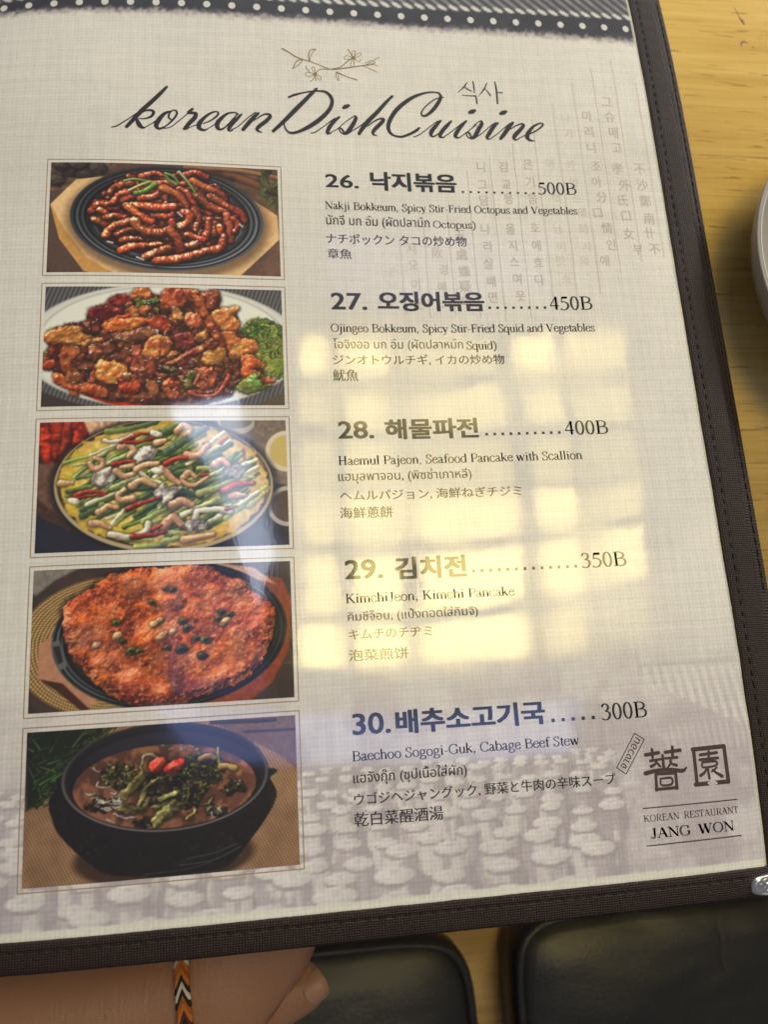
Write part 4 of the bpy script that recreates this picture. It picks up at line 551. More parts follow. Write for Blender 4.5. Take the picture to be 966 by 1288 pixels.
JARS = [[87.51,-223.12,6.14],[105.18,-224.3,6.75],[124.79,-224.74,4.49],[132.72,-221.99,4.01],[146.23,-228.65,6.05],[158.82,-225.12,5.75],[82.77,-216.14,5.4],[99.28,-216.66,5.74],[113.38,-220.36,5.26],[115.18,-214.8,4.51],[142.66,-221.55,4.32],[149.17,-220.8,4.08],[92.04,-212.91,4.43],[125.93,-219.51,3.73],[138.81,-217.36,3.78],[105.63,-213.39,3.95],[131.78,-216.79,3.22],[151.73,-217.12,3.56],[157.33,-218.88,3.3],[120.86,-213.34,3.21],[144.77,-214.86,3.0],[82.65,-212.76,3.87],[136.27,-214.18,2.71],[156.4,-214.22,2.76],[129.33,-212.72,2.42],[150.0,-213.05,2.47],[140.8,-211.68,2.18],[153.81,-211.38,1.93],[146.66,-210.56,1.92],[76.64,-213.51,3.85],[77.09,-219.12,4.58],[160.9,-213.26,1.94],[122.46,-210.89,2.42],[114.09,-210.87,2.66],[53.33,-228.45,5.88],[65.5,-229.16,5.09],[48.22,-222.26,2.53],[78.17,-221.6,5.2],[75.67,-216.34,3.48]]
# ------------------------------------------------------------------ the menu
menu = tag(empty('menu', (0.10, -0.08, 0)), 'open restaurant menu in a dark brown stitched cover showing five Korean dishes', 'menu')
INKC = {'dark': lin((30, 30, 36)), 'navy': lin((26, 32, 46))}
XL, XR, YT, YB = -30.0, 211.9, 100.0, -231.8

def page_paint(X, Y):
    h, w = X.shape
    def ns(cell, seed, o=4): return vnoise(h, w, cell/0.6, seed, o)
    paper = np.array((227, 225, 220.)); c = np.ones((h, w, 3))*paper
    c *= (0.96+0.08*ns(40, 1))[..., None]
    # old courtyard photograph fading in towards the foot
    f = sm(-150, -205, Y+10*(ns(30, 2)-.5))
    mau = np.array((168, 156, 171.)); lig = np.array((224, 219, 224.))
    g = ns(14, 3, 5); scene_ = mau*(1-sm(.42, .62, g)[..., None]*.7)+lig*sm(.42, .62, g)[..., None]*.7
    # roof with ribs at the right, wall and eaves
    def side(ax, ay, bx, by): return (bx-ax)*(Y-ay)-(by-ay)*(X-ax)
    roof = (side(183.8, -172, 211, -172.8) < 0) & (side(186.6, -179.4, 212, -192) > 0) & (X > 180)
    ribs = np.sin((X-170)*2*PI/3.1+(Y+172)*.35)*.5+.5
    scene_ = np.where(roof[..., None], (mau*.98)*(1-ribs[..., None])+lig*ribs[..., None], scene_)
    e = np.abs(Y+171.4-0.02*(X-184)); scene_ = scene_*(1-.25*(sm(1.2, .2, e)*(X > 178))[..., None])
    ribs2 = np.sin(X*2*PI/2.3+Y*.25)*.5+.5; band2 = sm(-188, -190, Y)*sm(-199, -196, Y)*(X > 184)
    scene_ = scene_*(1-band2[..., None]*.5)+(lig*ribs2[..., None]+mau*(1-ribs2[..., None]))*band2[..., None]*.5
    fw = np.hypot((X-172)/1.0, (Y+208)/2.6); foliage = sm(9, 5, np.abs(X-172-(Y+212)*-.18))*sm(-190, -198, Y)
    st = vnoise(h, w, 3, 12, 3); scene_ = scene_*(1-foliage[..., None]*.8)+(mau*.94*(1-st[..., None])+lig*1.04*st[..., None])*foliage[..., None]*.8
    houses = sm(-176, -180, Y)*sm(-196, -192, Y)*(X < 165); bar = (np.sin(X*2*PI/9)*.5+.5 > .72)*.5+(np.abs(Y+186) < .7)*.6
    scene_ = scene_*(1-.13*(houses*np.clip(bar, 0, 1))[..., None])
    # jars, far rows first
    DR = vnoise(int(h/3)+2, w, 5, 31, 3); DR = np.repeat(DR, 3, 0)[:h]; rj = random.Random(5); jars = []
    yj, rj_ = -195.5, 2.3; row = 0
    while yj > -236:
        xj = -26+rj.uniform(0, 2)*rj_
        while xj < 166-max(0, -214-yj)*.1:
            jars.append((xj, yj+rj.uniform(-.35, .35)*rj_, rj_*rj.uniform(.8, 1.12))); xj += rj_*rj.uniform(2.15, 2.7)
        yj -= rj_*.98; rj_ *= 1.125; row += 1
    gap = mau*.90; jm = sm(-192, -197, Y+3*(ns(20, 9)-.5))*sm(170, 164, X); scene_ = scene_*(1-jm[..., None])+gap*jm[..., None]
    for (jx, jy, jr) in jars:
        x0 = np.searchsorted(X[0], jx-jr*1.5); x1 = np.searchsorted(X[0], jx+jr*1.5); y0 = np.searchsorted(Y[:, 0], jy-jr*2.6); y1 = np.searchsorted(Y[:, 0], jy+jr*1.0)
        if x1 <= x0 or y1 <= y0: continue
        sl = (slice(y0, y1), slice(x0, x1)); dx = (X[sl]-jx)/jr; dy = (Y[sl]-jy)/jr; S = scene_[sl]
        bd = np.hypot(dx/1.04, (dy+.95)/1.25); t = sm(.50, .72, DR[sl]+.12*sm(.8, -.8, dx))[..., None]
        bc = (mau*1.02)*(1-t)+lig*.97*t; bc = bc*(1-.13*sm(.1, .95, dx)-.10*sm(-.7, .2, dy))[..., None]
        m = (sm(1.07, .93, bd)*sm(.2, .0, dy))[..., None]; S = S*(1-m)+bc*m
        m = sm(1.1, .95, np.hypot(dx/.90, (dy+.16)/.34))[..., None]; S = S*(1-m)+mau*.90*m
        lc = (lig*1.03)*(1-.12*sm(-.2, 1.0, dx)-.05*sm(.1, -.3, dy))[..., None]*(.92+.16*g[sl][..., None])
        m = sm(1.08, .92, np.hypot(dx/.88, dy/.33))[..., None]; S = S*(1-m)+lc*m
        m = sm(1.2, .7, np.hypot(dx/.2, (dy-.12)/.1))[..., None]*.35; S = S*(1-m)+mau*m
        scene_[sl] = S
    k = (f*.62)[..., None]; c = c*(1-k)+scene_*k
    # tiled eaves at the head: dark band with a brushed lower edge
    edge = 60.6-(X+20)*0.006+3.2*(vnoise(h, w, 2.2, 21, 3)-.5)+1.2*(vnoise(h, w, 30, 22, 3)-.5)
    b = sm(-.8, 4.6, Y-edge); dk = np.array((44, 46, 54.))*(.8+.5*ns(5, 23)[..., None]); mid = np.array((112, 100, 108.))
    bc = mid*(1-sm(.45, .9, b)[..., None])+dk*sm(.45, .9, b)[..., None]; c = c*(1-b[..., None])+bc*b[..., None]
    up = sm(68.9, 69.5, Y-.012*X+.3); u = (X+(Y-69)*.98)/4.36
    rid = np.clip(np.cos(u*2*PI)*.5+.5, 0, 1)**1.4; sh = (np.cos((u+.22)*2*PI)*.5+.5)
    tc = np.array((58, 60, 66.))*(1-rid[..., None])+np.array((156, 156, 160.))*rid[..., None]*(.75+.35*vnoise(h, w, 4, 25, 3)[..., None]); c = c*(1-up[..., None])+tc*up[..., None]
    kx = np.mod(u, 1.0); kx = np.minimum(kx, 1-kx)*4.36
    blob = sm(1.6, 1.0, np.hypot(kx, (Y-70.2-.012*X)/1.0)); c = c*(1-blob[..., None])+np.array((222, 222, 220.))*blob[..., None]
    mr = sm(.1, .5, Y+229.9)*sm(-.1, -.3, X-211.4); c = c*mr[..., None]+np.array((232, 232, 222.))*(1-mr[..., None])
    return c

nx = int((XR-XL)/0.6)+1; ny = int((YT-YB)/0.6)+1
xs = np.linspace(XL, XR, nx); ys = np.linspace(YB, YT, ny); X, Y = np.meshgrid(xs, ys)
V = np.stack([X, Y, zf(X, Y)], -1)/1000.0
ALB = 0.84
page = link('page', grid_mesh('page', V.reshape(-1, 3), nx, ny, lin(page_paint(X, Y))*ALB, nf(X, Y)), print_mat('page_print', weave=0.55), menu)
tag(page, 'cream linen-look page printed with pictures, prices and a faint courtyard')

# pictures
PW, PH, PITCH = 75.0, 41.9, 44.55
M_photo = print_mat('photo_print', weave=0.12)
M_border = print_mat('border_line', tuple(lin((150, 128, 96))), 0.4)
for k, (lab, fn) in enumerate(PICS):
    img = fn(); hh, ww = img.shape[:2]
    x0, x1 = 1.15, PW-1.15; y1, y0 = -k*PITCH-1.15, -k*PITCH-PH+1.15
    X, Y = np.meshgrid(np.linspace(x0, x1, ww), np.linspace(y1, y0, hh)); n = nf(X, Y)
    V = (np.stack([X, Y, zf(X, Y)], -1)+n*0.02)/1000.0
    g = img.mean(-1, keepdims=True); img = np.clip(g+(img-g)*1.06, 0, 255); img = np.clip((img-112)*1.10+114, 0, 255)
    V = V[::-1]; n = n[::-1]; col = lin(img)[::-1]*ALB+0.002
    o = link('food_photo', grid_mesh('food_photo', V.reshape(-1, 3), ww, hh, col, n), M_photo, page)
    tag(o, lab)
    ik = Ink(); w = 0.30
    for i in range(30):
        for (a, b) in (((PW*i/30, 0), (PW*(i+1)/30, 0)), ((PW*i/30, -PH), (PW*(i+1)/30, -PH))):
            ik.add([(a[0], a[1]-k*PITCH-w/2), (b[0], b[1]-k*PITCH-w/2), (b[0], b[1]-k*PITCH+w/2), (a[0], a[1]-k*PITCH+w/2)], [(0, 1, 2, 3)])
    for i in range(16):
        for xx in (0, PW):
            ya = -k*PITCH-PH*i/16-w/2*(i == 0)*0; yb = -k*PITCH-PH*(i+1)/16
            ik.add([(xx-w/2, yb), (xx+w/2, yb), (xx+w/2, ya), (xx-w/2, ya)], [(0, 1, 2, 3)], 0.002)
    ik.build('photo_border', M_border, page, 0.012)

# ---- lettering: Latin book face drawn as strokes
TH, TN = 0.104, 0.044
def _O(cx, cy, rx, ry): return [('n', [(cx+rx*math.cos(t), cy+ry*math.sin(t)) for t in np.linspace(PI*.5, PI*2.5, 13)])]
bowl = [('n', [(.12, .645), (.34, .645), (.50, .57), (.50, .43), (.34, .355), (.18, .355)])]
pb = ('n', [(.1, .645), (.33, .645), (.5, .6), (.53, .47), (.46, .34), (.33, .3), (.2, .31)])
cc_ = ('n', [(.6, .48), (.53, .61), (.36, .655), (.16, .58), (.07, .33), (.16, .08), (.36, 0), (.52, .04), (.62, .14)])
def _st(x, a=0.0, b=.66): return ('T', [(x, a), (x, b)])
GL = {
'N': (.72, [('t', [(.13, 0), (.13, .64)]), ('T', [(.12, .64), (.6, .0)]), ('t', [(.6, 0), (.6, .66)]), ('S', .13, .015, .1), ('S', .08, .645, .09), ('S', .6, .645, .1)]),
'B': (.64, [_st(.16), ('S', .13, .645, .09), ('S', .13, .015, .09)]+bowl+[('n', [(.30, .355), (.52, .32), (.58, .18), (.50, .05), (.32, .015), (.1, .015)])]),
'V': (.70, [('T', [(.12, .65), (.36, 0)]), ('t', [(.6, .65), (.36, 0)]), ('S', .12, .645, .1), ('S', .6, .645, .09)]),
'O': (.72, _O(.36, .33, .29, .33)), 'F': (.56, [_st(.16), ('t', [(.06, .645), (.5, .645)]), ('t', [(.5, .645), (.51, .5)]), ('t', [(.2, .34), (.4, .34)]), ('t', [(.4, .42), (.4, .26)]), ('S', .16, .015, .1)]),
'S': (.52, [('n', [(.42, .5), (.40, .61), (.27, .655), (.13, .6), (.12, .47), (.25, .36), (.40, .27), (.44, .14), (.34, .02), (.2, -.005), (.09, .06), (.06, .18)]), ('t', [(.43, .66), (.43, .48)]), ('t', [(.06, .19), (.06, 0)])]),
'H': (.72, [_st(.16), _st(.56), ('t', [(.16, .34), (.56, .34)]), ('S', .16, .015, .1), ('S', .56, .015, .1), ('S', .16, .645, .1), ('S', .56, .645, .1)]),
'P': (.56, [_st(.16), pb, ('S', .16, .015, .1), ('S', .12, .645, .06)]), 'R': (.66, [_st(.16), pb, ('T', [(.33, .32), (.58, .01)]), ('S', .16, .015, .1), ('S', .6, .015, .06)]),
'K': (.70, [_st(.16), ('t', [(.56, .645), (.18, .28)]), ('T', [(.3, .4), (.6, .01)]), ('S', .16, .015, .1), ('S', .16, .645, .1), ('S', .56, .645, .09), ('S', .6, .015, .09)]),
'J': (.40, [('T', [(.25, .645), (.25, .14)]), ('n', [(.25, .2), (.24, .07), (.15, .0), (.06, .03), (.05, .1)]), ('S', .25, .645, .1)]),
'G': (.73, [cc_, ('t', [(.6, .66), (.6, .46)]), ('T', [(.61, .28), (.61, .04)]), ('S', .6, .28, .1)]), 'C': (.66, [cc_, ('t', [(.6, .66), (.6, .46)])]),
'A': (.70, [('t', [(.09, 0), (.34, .66)]), ('T', [(.33, .66), (.6, 0)]), ('t', [(.18, .24), (.5, .24)]), ('S', .09, .015, .08), ('S', .6, .015, .1)]),
'E': (.60, [_st(.16), ('t', [(.06, .645), (.5, .645)]), ('t', [(.5, .645), (.51, .5)]), ('t', [(.2, .34), (.4, .34)]), ('t', [(.4, .42), (.4, .26)]), ('t', [(.06, .015), (.52, .015)]), ('t', [(.52, .015), (.55, .17)])]),
'T': (.60, [_st(.3), ('t', [(.04, .645), (.56, .645)]), ('t', [(.04, .66), (.03, .5)]), ('t', [(.56, .66), (.57, .5)]), ('S', .3, .015, .1)]),
'U': (.72, [('T', [(.16, .645), (.16, .2)]), ('n', [(.16, .25), (.19, .07), (.34, 0), (.5, .05), (.56, .2)]), ('t', [(.56, .2), (.56, .645)]), ('S', .16, .645, .1), ('S', .56, .645, .08)]),
'W': (.94, [('T', [(.1, .65), (.28, 0)]), ('t', [(.28, 0), (.47, .62)]), ('T', [(.44, .65), (.64, 0)]), ('t', [(.64, 0), (.84, .65)]), ('S', .1, .645, .1), ('S', .47, .645, .09), ('S', .84, .645, .09)]),
'a': (.44, [('n', [(.08, .35), (.14, .44), (.26, .44), (.3, .34)]), ('T', [(.3, .35), (.3, .08)]), ('n', [(.3, .27), (.15, .21), (.05, .12), (.11, .01), (.22, .03), (.3, .1)]), ('n', [(.3, .08), (.35, .01), (.43, .06)])]),
'b': (.50, [_st(.1, .03, .68), ('n', [(.1, .35), (.2, .44), (.36, .42), (.45, .24), (.39, .05), (.24, -.005), (.1, .05)]), ('S', .06, .67, .05)]),
'c': (.44, [('n', [(.38, .33), (.32, .43), (.22, .45), (.08, .37), (.05, .22), (.1, .06), (.22, 0), (.33, .03), (.4, .12)])]),
'd': (.50, [_st(.39, .02, .68), ('n', [(.38, .38), (.26, .45), (.1, .4), (.04, .2), (.1, .03), (.22, -.0), (.38, .08)]), ('S', .35, .67, .05), ('S', .44, .015, .04)]),
'e': (.44, [('t', [(.07, .27), (.39, .27)]), ('n', [(.39, .27), (.35, .41), (.23, .45), (.09, .38), (.05, .22), (.1, .05), (.22, 0), (.33, .03), (.4, .13)])]),
'f': (.32, [('n', [(.36, .6), (.3, .67), (.2, .66), (.15, .55), (.15, .45)]), _st(.15, .02, .5), ('t', [(.03, .44), (.28, .44)]), ('S', .15, .015, .09)]),
'g': (.48, _O(.22, .3, .14, .15)+[('n', [(.13, .17), (.07, .11), (.14, .05), (.34, .03), (.43, -.06), (.34, -.18), (.16, -.2), (.05, -.13), (.09, -.03), (.16, .03)]), ('t', [(.33, .42), (.46, .42)])]),
'h': (.50, [_st(.1, .02, .68), ('n', [(.1, .33), (.22, .44), (.33, .43), (.39, .3)]), _st(.39, .02, .34), ('S', .06, .67, .05), ('S', .1, .015, .08), ('S', .39, .015, .08)]),
'i': (.28, [_st(.14, .02, .44), ('S', .1, .43, .05), ('S', .14, .015, .09), ('D', .14, .6)]), 'j': (.28, [_st(.16, -.1, .44), ('n', [(.16, -.05), (.14, -.17), (.04, -.21), (-.03, -.16)]), ('S', .12, .43, .05), ('D', .16, .6)]),
'k': (.50, [_st(.1, .02, .68), ('t', [(.36, .43), (.12, .2)]), ('T', [(.2, .28), (.42, .02)]), ('S', .1, .015, .08), ('S', .38, .43, .07), ('S', .43, .015, .07), ('S', .06, .67, .05)]),
'l': (.27, [_st(.14, .02, .68), ('S', .1, .67, .05), ('S', .14, .015, .09)]),
'm': (.76, [_st(.1, .02, .44), ('n', [(.1, .33), (.2, .44), (.3, .43), (.37, .3)]), _st(.37, .02, .34), ('n', [(.37, .33), (.48, .44), (.58, .43), (.65, .3)]), _st(.65, .02, .34), ('S', .06, .43, .05), ('S', .1, .015, .08), ('S', .37, .015, .08), ('S', .65, .015, .08)]),
'n': (.50, [_st(.1, .02, .44), ('n', [(.1, .33), (.22, .44), (.33, .43), (.39, .3)]), _st(.39, .02, .34), ('S', .06, .43, .05), ('S', .1, .015, .08), ('S', .39, .015, .08)]),
'o': (.49, _O(.24, .22, .185, .225)), 'p': (.50, [_st(.1, -.2, .44), ('n', [(.1, .35), (.2, .44), (.36, .42), (.45, .24), (.39, .05), (.24, -.005), (.1, .05)]), ('S', .1, -.2, .09), ('S', .06, .43, .05)]),
'q': (.50, [_st(.39, -.2, .44), ('n', [(.38, .38), (.26, .45), (.1, .4), (.04, .2), (.1, .03), (.22, -.0), (.38, .08)]), ('S', .39, -.2, .09)]),
'r': (.34, [_st(.1, .02, .44), ('n', [(.1, .32), (.18, .43), (.27, .44), (.32, .38)]), ('S', .06, .43, .05), ('S', .11, .015, .09)]),
's': (.38, [('n', [(.31, .33), (.28, .43), (.18, .45), (.08, .39), (.09, .3), (.2, .22), (.32, .15), (.31, .04), (.2, 0), (.09, .03), (.06, .13)])]),
't': (.28, [_st(.13, .08, .56), ('n', [(.13, .1), (.17, .01), (.27, .05)]), ('t', [(.02, .44), (.26, .44)])]),
'u': (.50, [_st(.1, .1, .44), ('n', [(.1, .14), (.16, .01), (.27, .01), (.39, .11)]), _st(.39, .02, .44), ('S', .06, .43, .05), ('S', .35, .43, .05), ('S', .44, .015, .05)]),
'v': (.48, [('T', [(.08, .44), (.24, 0)]), ('t', [(.4, .44), (.24, 0)]), ('S', .08, .43, .08), ('S', .4, .43, .06)]),
'w': (.70, [('T', [(.08, .44), (.22, 0)]), ('t', [(.22, 0), (.35, .42)]), ('T', [(.33, .44), (.48, 0)]), ('t', [(.48, 0), (.62, .44)]), ('S', .08, .43, .08), ('S', .35, .43, .06), ('S', .62, .43, .06)]),
'y': (.48, [('T', [(.08, .44), (.25, .02)]), ('t', [(.41, .44), (.2, -.14), (.06, -.2)]), ('S', .08, .43, .08), ('S', .4, .43, .06)]),
'0': (.50, _O(.25, .33, .17, .33)), '3': (.50, [('n', [(.08, .53), (.15, .64), (.28, .65), (.37, .53), (.31, .4), (.2, .36)]), ('n', [(.2, .36), (.37, .31), (.41, .17), (.31, .02), (.14, -.005), (.05, .06)])]),
'4': (.50, [('t', [(.34, .66), (.03, .2)]), ('t', [(.03, .2), (.47, .2)]), ('T', [(.34, .66), (.34, 0)])]),
'5': (.50, [('T', [(.16, .61), (.42, .61)]), ('t', [(.15, .645), (.1, .38)]), ('n', [(.1, .38), (.25, .4), (.4, .3), (.42, .16), (.31, .02), (.13, -.005), (.04, .06)])]),
',': (.25, [('D', .11, .04), ('t', [(.14, .02), (.06, -.12)])]), '-': (.32, [('t', [(.04, .22), (.28, .22)])]), ')': (.33, [('n', [(.04, .68), (.22, .45), (.24, .1), (.04, -.18)])]), ' ': (.25, []),
}
def serif_text(ik, s, a, b, cap, bold=1.0):
    sc = cap/0.66; tot = sum(GL[c][0] for c in s)-0.08; sx = (b[0]-a[0])/tot; x = 0
    for ch in s:
        adv, st = GL[ch]; z = 0.0
        for g in st:
            f = lambda p: (a[0]+(x-.04+p[0])*sx, a[1]+(b[1]-a[1])*(x/tot)+p[1]*sc)
            z += 0.0009
            if g[0] == 'S':
                _, gx, gy, hw = g; t = TN*.5*bold; P = [(gx-hw, gy-t), (gx+hw, gy-t), (gx+hw, gy+t), (gx-hw, gy+t)]; ik.add([f(p) for p in P], [(0, 1, 2, 3)], z)
            elif g[0] == 'D': _, gx, gy = g; ik.add([f((gx+.06*math.cos(t), gy+.055*math.sin(t))) for t in np.linspace(0, 2*PI, 9)[:-1]], [tuple(range(8))], z)
            else:
                P = [f(p) for p in g[1]]
                if g[0] == 'n':
                    P = spline(P, m=4); d = np.gradient(P, axis=0); d /= np.linalg.norm(d, axis=1)[:, None]
                    w = (TN+(TH*bold-TN)*np.abs(d[:, 0]*math.sin(-.12)-d[:, 1]*math.cos(-.12))**1.5)*sc
                    nn = np.stack([-d[:, 1], d[:, 0]], -1)*w[:, None]/2; k = len(P)
                    zz = z+np.arange(k)*.0001; ik.add(np.concatenate([P+nn, P-nn]), [(i, k+i, k+i+1, i+1) for i in range(k-1)], np.concatenate([zz, zz]))
                else:
                    w = (TH*bold if g[0] == 'T' else TN*(.5+.5*bold))*sc
                    for i in range(len(P)-1):
                        p, q = np.array(P[i]), np.array(P[i+1]); d = q-p; d /= np.linalg.norm(d); nn = np.array([-d[1], d[0]])*w/2
                        if g[0] == 'T' and abs(d[1]) < .98 and abs(d[0]) < .98: nn = np.array([w*.58, 0])
                        ik.add([p+nn, q+nn, q-nn, p-nn], [(0, 1, 2, 3)], z+.0003*i)
        x += adv
# ---- lettering in the built-in face (Hangul, Thai, kana, Han, figures)
_cu = bpy.data.curves.new('lettering', 'FONT'); _cu.resolution_u = 3; _ob = bpy.data.objects.new('lettering', _cu); COL.objects.link(_ob)
_cache = {}
def glyphs(s, off=0.0, res=3):
    if (s, off) in _cache: return _cache[(s, off)]
    _cu.body = s; _cu.offset = off; _cu.resolution_u = res; bpy.context.view_layer.update()
    dg = bpy.context.evaluated_depsgraph_get(); ev = _ob.evaluated_get(dg); me = ev.to_mesh()
    v = np.empty(len(me.vertices)*3); me.vertices.foreach_get('co', v); v = v.reshape(-1, 3)[:, :2].copy(); f = [tuple(p.vertices) for p in me.polygons]; ev.to_mesh_clear()
    _cache[(s, off)] = (v, f); return v, f
def set_text(ik, s, a, b, h, off=0.0, yb=None):
    v, f = glyphs(s, 0.0); lo = v.min(0); hi = v.max(0)
    t = (v-lo)/(hi-lo); d = off*h; P = np.stack([a[0]+d+t[:, 0]*(b[0]-a[0]-2*d), a[1]+d*.6+(b[1]-a[1])*t[:, 0]+t[:, 1]*(h-1.2*d)], -1)
    for i, (ox, oy) in enumerate(((-1, 0), (1, 0), (0, .6), (0, -.6), (.5, 0), (-.5, 0), (-1, .5), (1, -.5), (-1, -.5), (1, .5))): 
        if off > .02 or i < 2: ik.add(P+np.array([ox*d, oy*d]), f, i*.0012)
M_ink = print_mat('black_ink', tuple(lin((34, 33, 38))), 0.0)
M_head = print_mat('heading_ink', tuple(lin((30, 34, 46))), 0.0)
M_logo = print_mat('logo_ink', tuple(lin((66, 50, 48))), 0.2)
M_sprig = print_mat('sprig_ink', tuple(lin((128, 108, 62))), 0.5)
M_white = print_mat('tile_end_ink', tuple(lin((220, 220, 216))*ALB), 0.3)
M_call = [print_mat('faint_ink_%s' % n, tuple(lin(c)*ALB), 0.6) for n, c in (('strong', (196, 187, 182)), ('soft', (206, 199, 192)), ('pale', (214, 209, 201)))]
NAMES = {'J': 'japanese_line', 'C': 'chinese_line', 'T': 'thai_line'}
for r in ROWS:
    hd = Ink(); dots = Ink(); en = Ink(); pr = Ink()
    yk = np.mean([q[2][1] for q in r if q[0] == 'K'])
    for kind, s, a, b, h in r:
        if kind == 'K':
            num = s[0].isdigit(); set_text(hd, s, (a[0], (a[1]+b[1])/2), (b[0], (a[1]+b[1])/2), h, .034 if num else .044)
        elif kind == 'P': serif_text(pr, s, (a[0], (a[1]+b[1])/2), (b[0], (a[1]+b[1])/2), h, 1.0)
        elif kind == 'E': serif_text(en, s, (a[0], (a[1]+b[1])/2), (b[0], (a[1]+b[1])/2), h, .95)
        elif kind == 'D':
            for i in range(s):
                t = i/(s-1); x = a[0]+(b[0]-a[0])*t; y = (a[1]+b[1])/2; w = h if h > 0.8 else 0.8; w = min(w, .98); dots.add([(x-w/2, y), (x+w/2, y), (x+w/2, y+w), (x-w/2, y+w)], [(0, 1, 2, 3)])
        else:
            ik = Ink(); m = (a[1]+b[1])/2; set_text(ik, s, (a[0], m), (b[0], m), h, {'T': .010, 'J': .016, 'C': .016}[kind]); ik.build(NAMES[kind], M_ink, page)
    hd.build('item_heading', M_head, page); dots.build('leader_dots', M_head, page); pr.build('price', M_ink, page); en.build('english_line', M_ink, page)
def traced(S, name, mat, lift=0.03):
    ik = Ink()
    for i, q in enumerate(S):
        q = np.array(q).reshape(-1, 3); ik.stroke(q[:, :2], q[:, 2]*{'title_script': 1.28, 'flower_sprig': 1.5, 'logo_emblem': 1.15}.get(name, 1.0), (i % 9)*0.0012)
    return ik.build(name, mat, page, lift)
tag(traced(TITLE, 'title_script', M_ink, .034), 'black script title along the head of the page')
traced(SIKSA, 'course_title', M_ink); traced(EMBLEM, 'logo_emblem', M_logo); traced(SPRIG, 'flower_sprig', M_sprig)
ik = Ink(); serif_text(ik, LOGO[0][1], *[tuple(q) for q in LOGO[0][2:4]], LOGO[0][4], .9); serif_text(ik, LOGO[1][1], *[tuple(q) for q in LOGO[1][2:4]], LOGO[1][4], 1.5)
for a, b in LOGOLINES: ik.stroke([(a[0]+(b[0]-a[0])*i/12, a[1]+(b[1]-a[1])*i/12) for i in range(13)], [.32]*13, closed_ends=False)
ik.build('logo_lettering', M_logo, page)
ik = Ink(); A, B, Cc, Dd = [np.array(q) for q in STAMPBOX]
for p, q in ((A, B), (B, Cc), (Cc, Dd), (Dd, A)): ik.stroke([p+(q-p)*i/6 for i in range(7)], [.28]*7)
v, f = glyphs('จางวอน', .01); lo, hi = v.min(0), v.max(0); t = (v-lo)/(hi-lo); ux = Cc-B; uy = A-B
ik.add([B+ux*(.07+.86*p[0])+uy*(.24+.55*p[1]) for p in t], f); ik.build('restaurant_stamp', M_logo, page)
ik = Ink()
for i in range(-5, 23):
    cx_, cy_ = 15.95+8.745*i, 65.9+.045*i; ik.add([(cx_+1.24*math.cos(t), cy_+1.48*math.sin(t)) for t in np.linspace(0, 2*PI, 21)[:-1]], [tuple(range(20))])
ik.build('tile_end_dots', M_white, page)
for ch, x, y, sz, al in CALLI:
    v, f = glyphs(ch, 0.0, 2); lo, hi = v.min(0), v.max(0); c = (lo+hi)/2; s = sz*.86; k = 0 if al > .4 else (1 if al > .3 else 2)
    ik = Ink(); an = random.uniform(-.06, .06); P = (v-c)*s*np.array([1.0, 1.12]); P = np.stack([P[:, 0]-P[:, 1]*an, P[:, 1]+P[:, 0]*an], -1)+np.array([x, y])
    for i, (ox, oy) in enumerate(((-.09, 0), (.09, 0), (0, .07))): ik.add(P+np.array([ox, oy]), f, i*.0012)
    ik.build('calligraphy_character', M_call[k], page, .02)
for x, y0, y1 in CLINES:
    n = 14; yy = np.linspace(y0, y1, n); ik = Ink(); w = .15; jx = [x+random.uniform(-.14, .14) for _ in yy]
    for i in range(n-1): ik.add([(jx[i+1]-w, yy[i+1]), (jx[i+1]+w, yy[i+1]), (jx[i]+w, yy[i]), (jx[i]-w, yy[i])], [(0, 1, 2, 3)])
    ik.build('column_line', M_call[0], page, .014)
bpy.data.objects.remove(_ob); bpy.data.curves.remove(_cu)
# ------------------------------------------------------------------ leather cover
def leather_mat(name, c, gl=0.42, sc=1.0):
    m, nt, b = new_mat(name)
    n0 = noise(nt, mapping(nt), 60, 4); base = mixc(nt, n0, tuple(np.array(c)*.75), tuple(np.array(c)*1.3))
    def w(dirn, per, d):
        q = N(nt, 'ShaderNodeTexWave', wave_type='BANDS', bands_direction=dirn); set_in(q, Scale=.314/per, Distortion=d, Detail=3, Detail_Scale=1.3, Detail_Roughness=.6); nt.links.new(mapping(nt), q.inputs['Vector']); return q.outputs['Fac']
    a = w('X', .00075*sc, 3.0); c2 = w('Y', .00062*sc, 4.0)
    h = mth(nt, 'MULTIPLY', mth(nt, 'ADD', a, .25), mth(nt, 'ADD', c2, .25))
    sp = noise(nt, mapping(nt, (1, 1, 1)), 1900, 2); fleck = mth(nt, 'MULTIPLY', mth(nt, 'GREATER_THAN', sp, .66), mth(nt, 'GREATER_THAN', h, .8))
    base = mixc(nt, mth(nt, 'MULTIPLY', fleck, .35), base, (.20, .18, .14))
    nt.links.new(base, b.inputs['Base Color']); set_in(b, Roughness=gl+.08, Specular_IOR_Level=.24)
    nb = bump(nt, h, 1.0, .00016); nb = bump(nt, noise(nt, mapping(nt), 500, 4), 1.0, .00006, nb); nt.links.new(nb, b.inputs['Normal'])
    return m
M_lea = leather_mat('dark_brown_leather', (.021, .0125, .0100), .5); M_lea2 = leather_mat('back_cover_leather', (.023, .0145, .0118), .55, 1.6)
M_thr = leather_mat('stitch_thread', (.020, .012, .010), .6, .5); M_hole = new_mat('needle_hole'); set_in(M_hole[2], Base_Color=(.008, .006, .006, 1), Roughness=.8); M_hole = M_hole[0]
rw = np.random.default_rng(4)
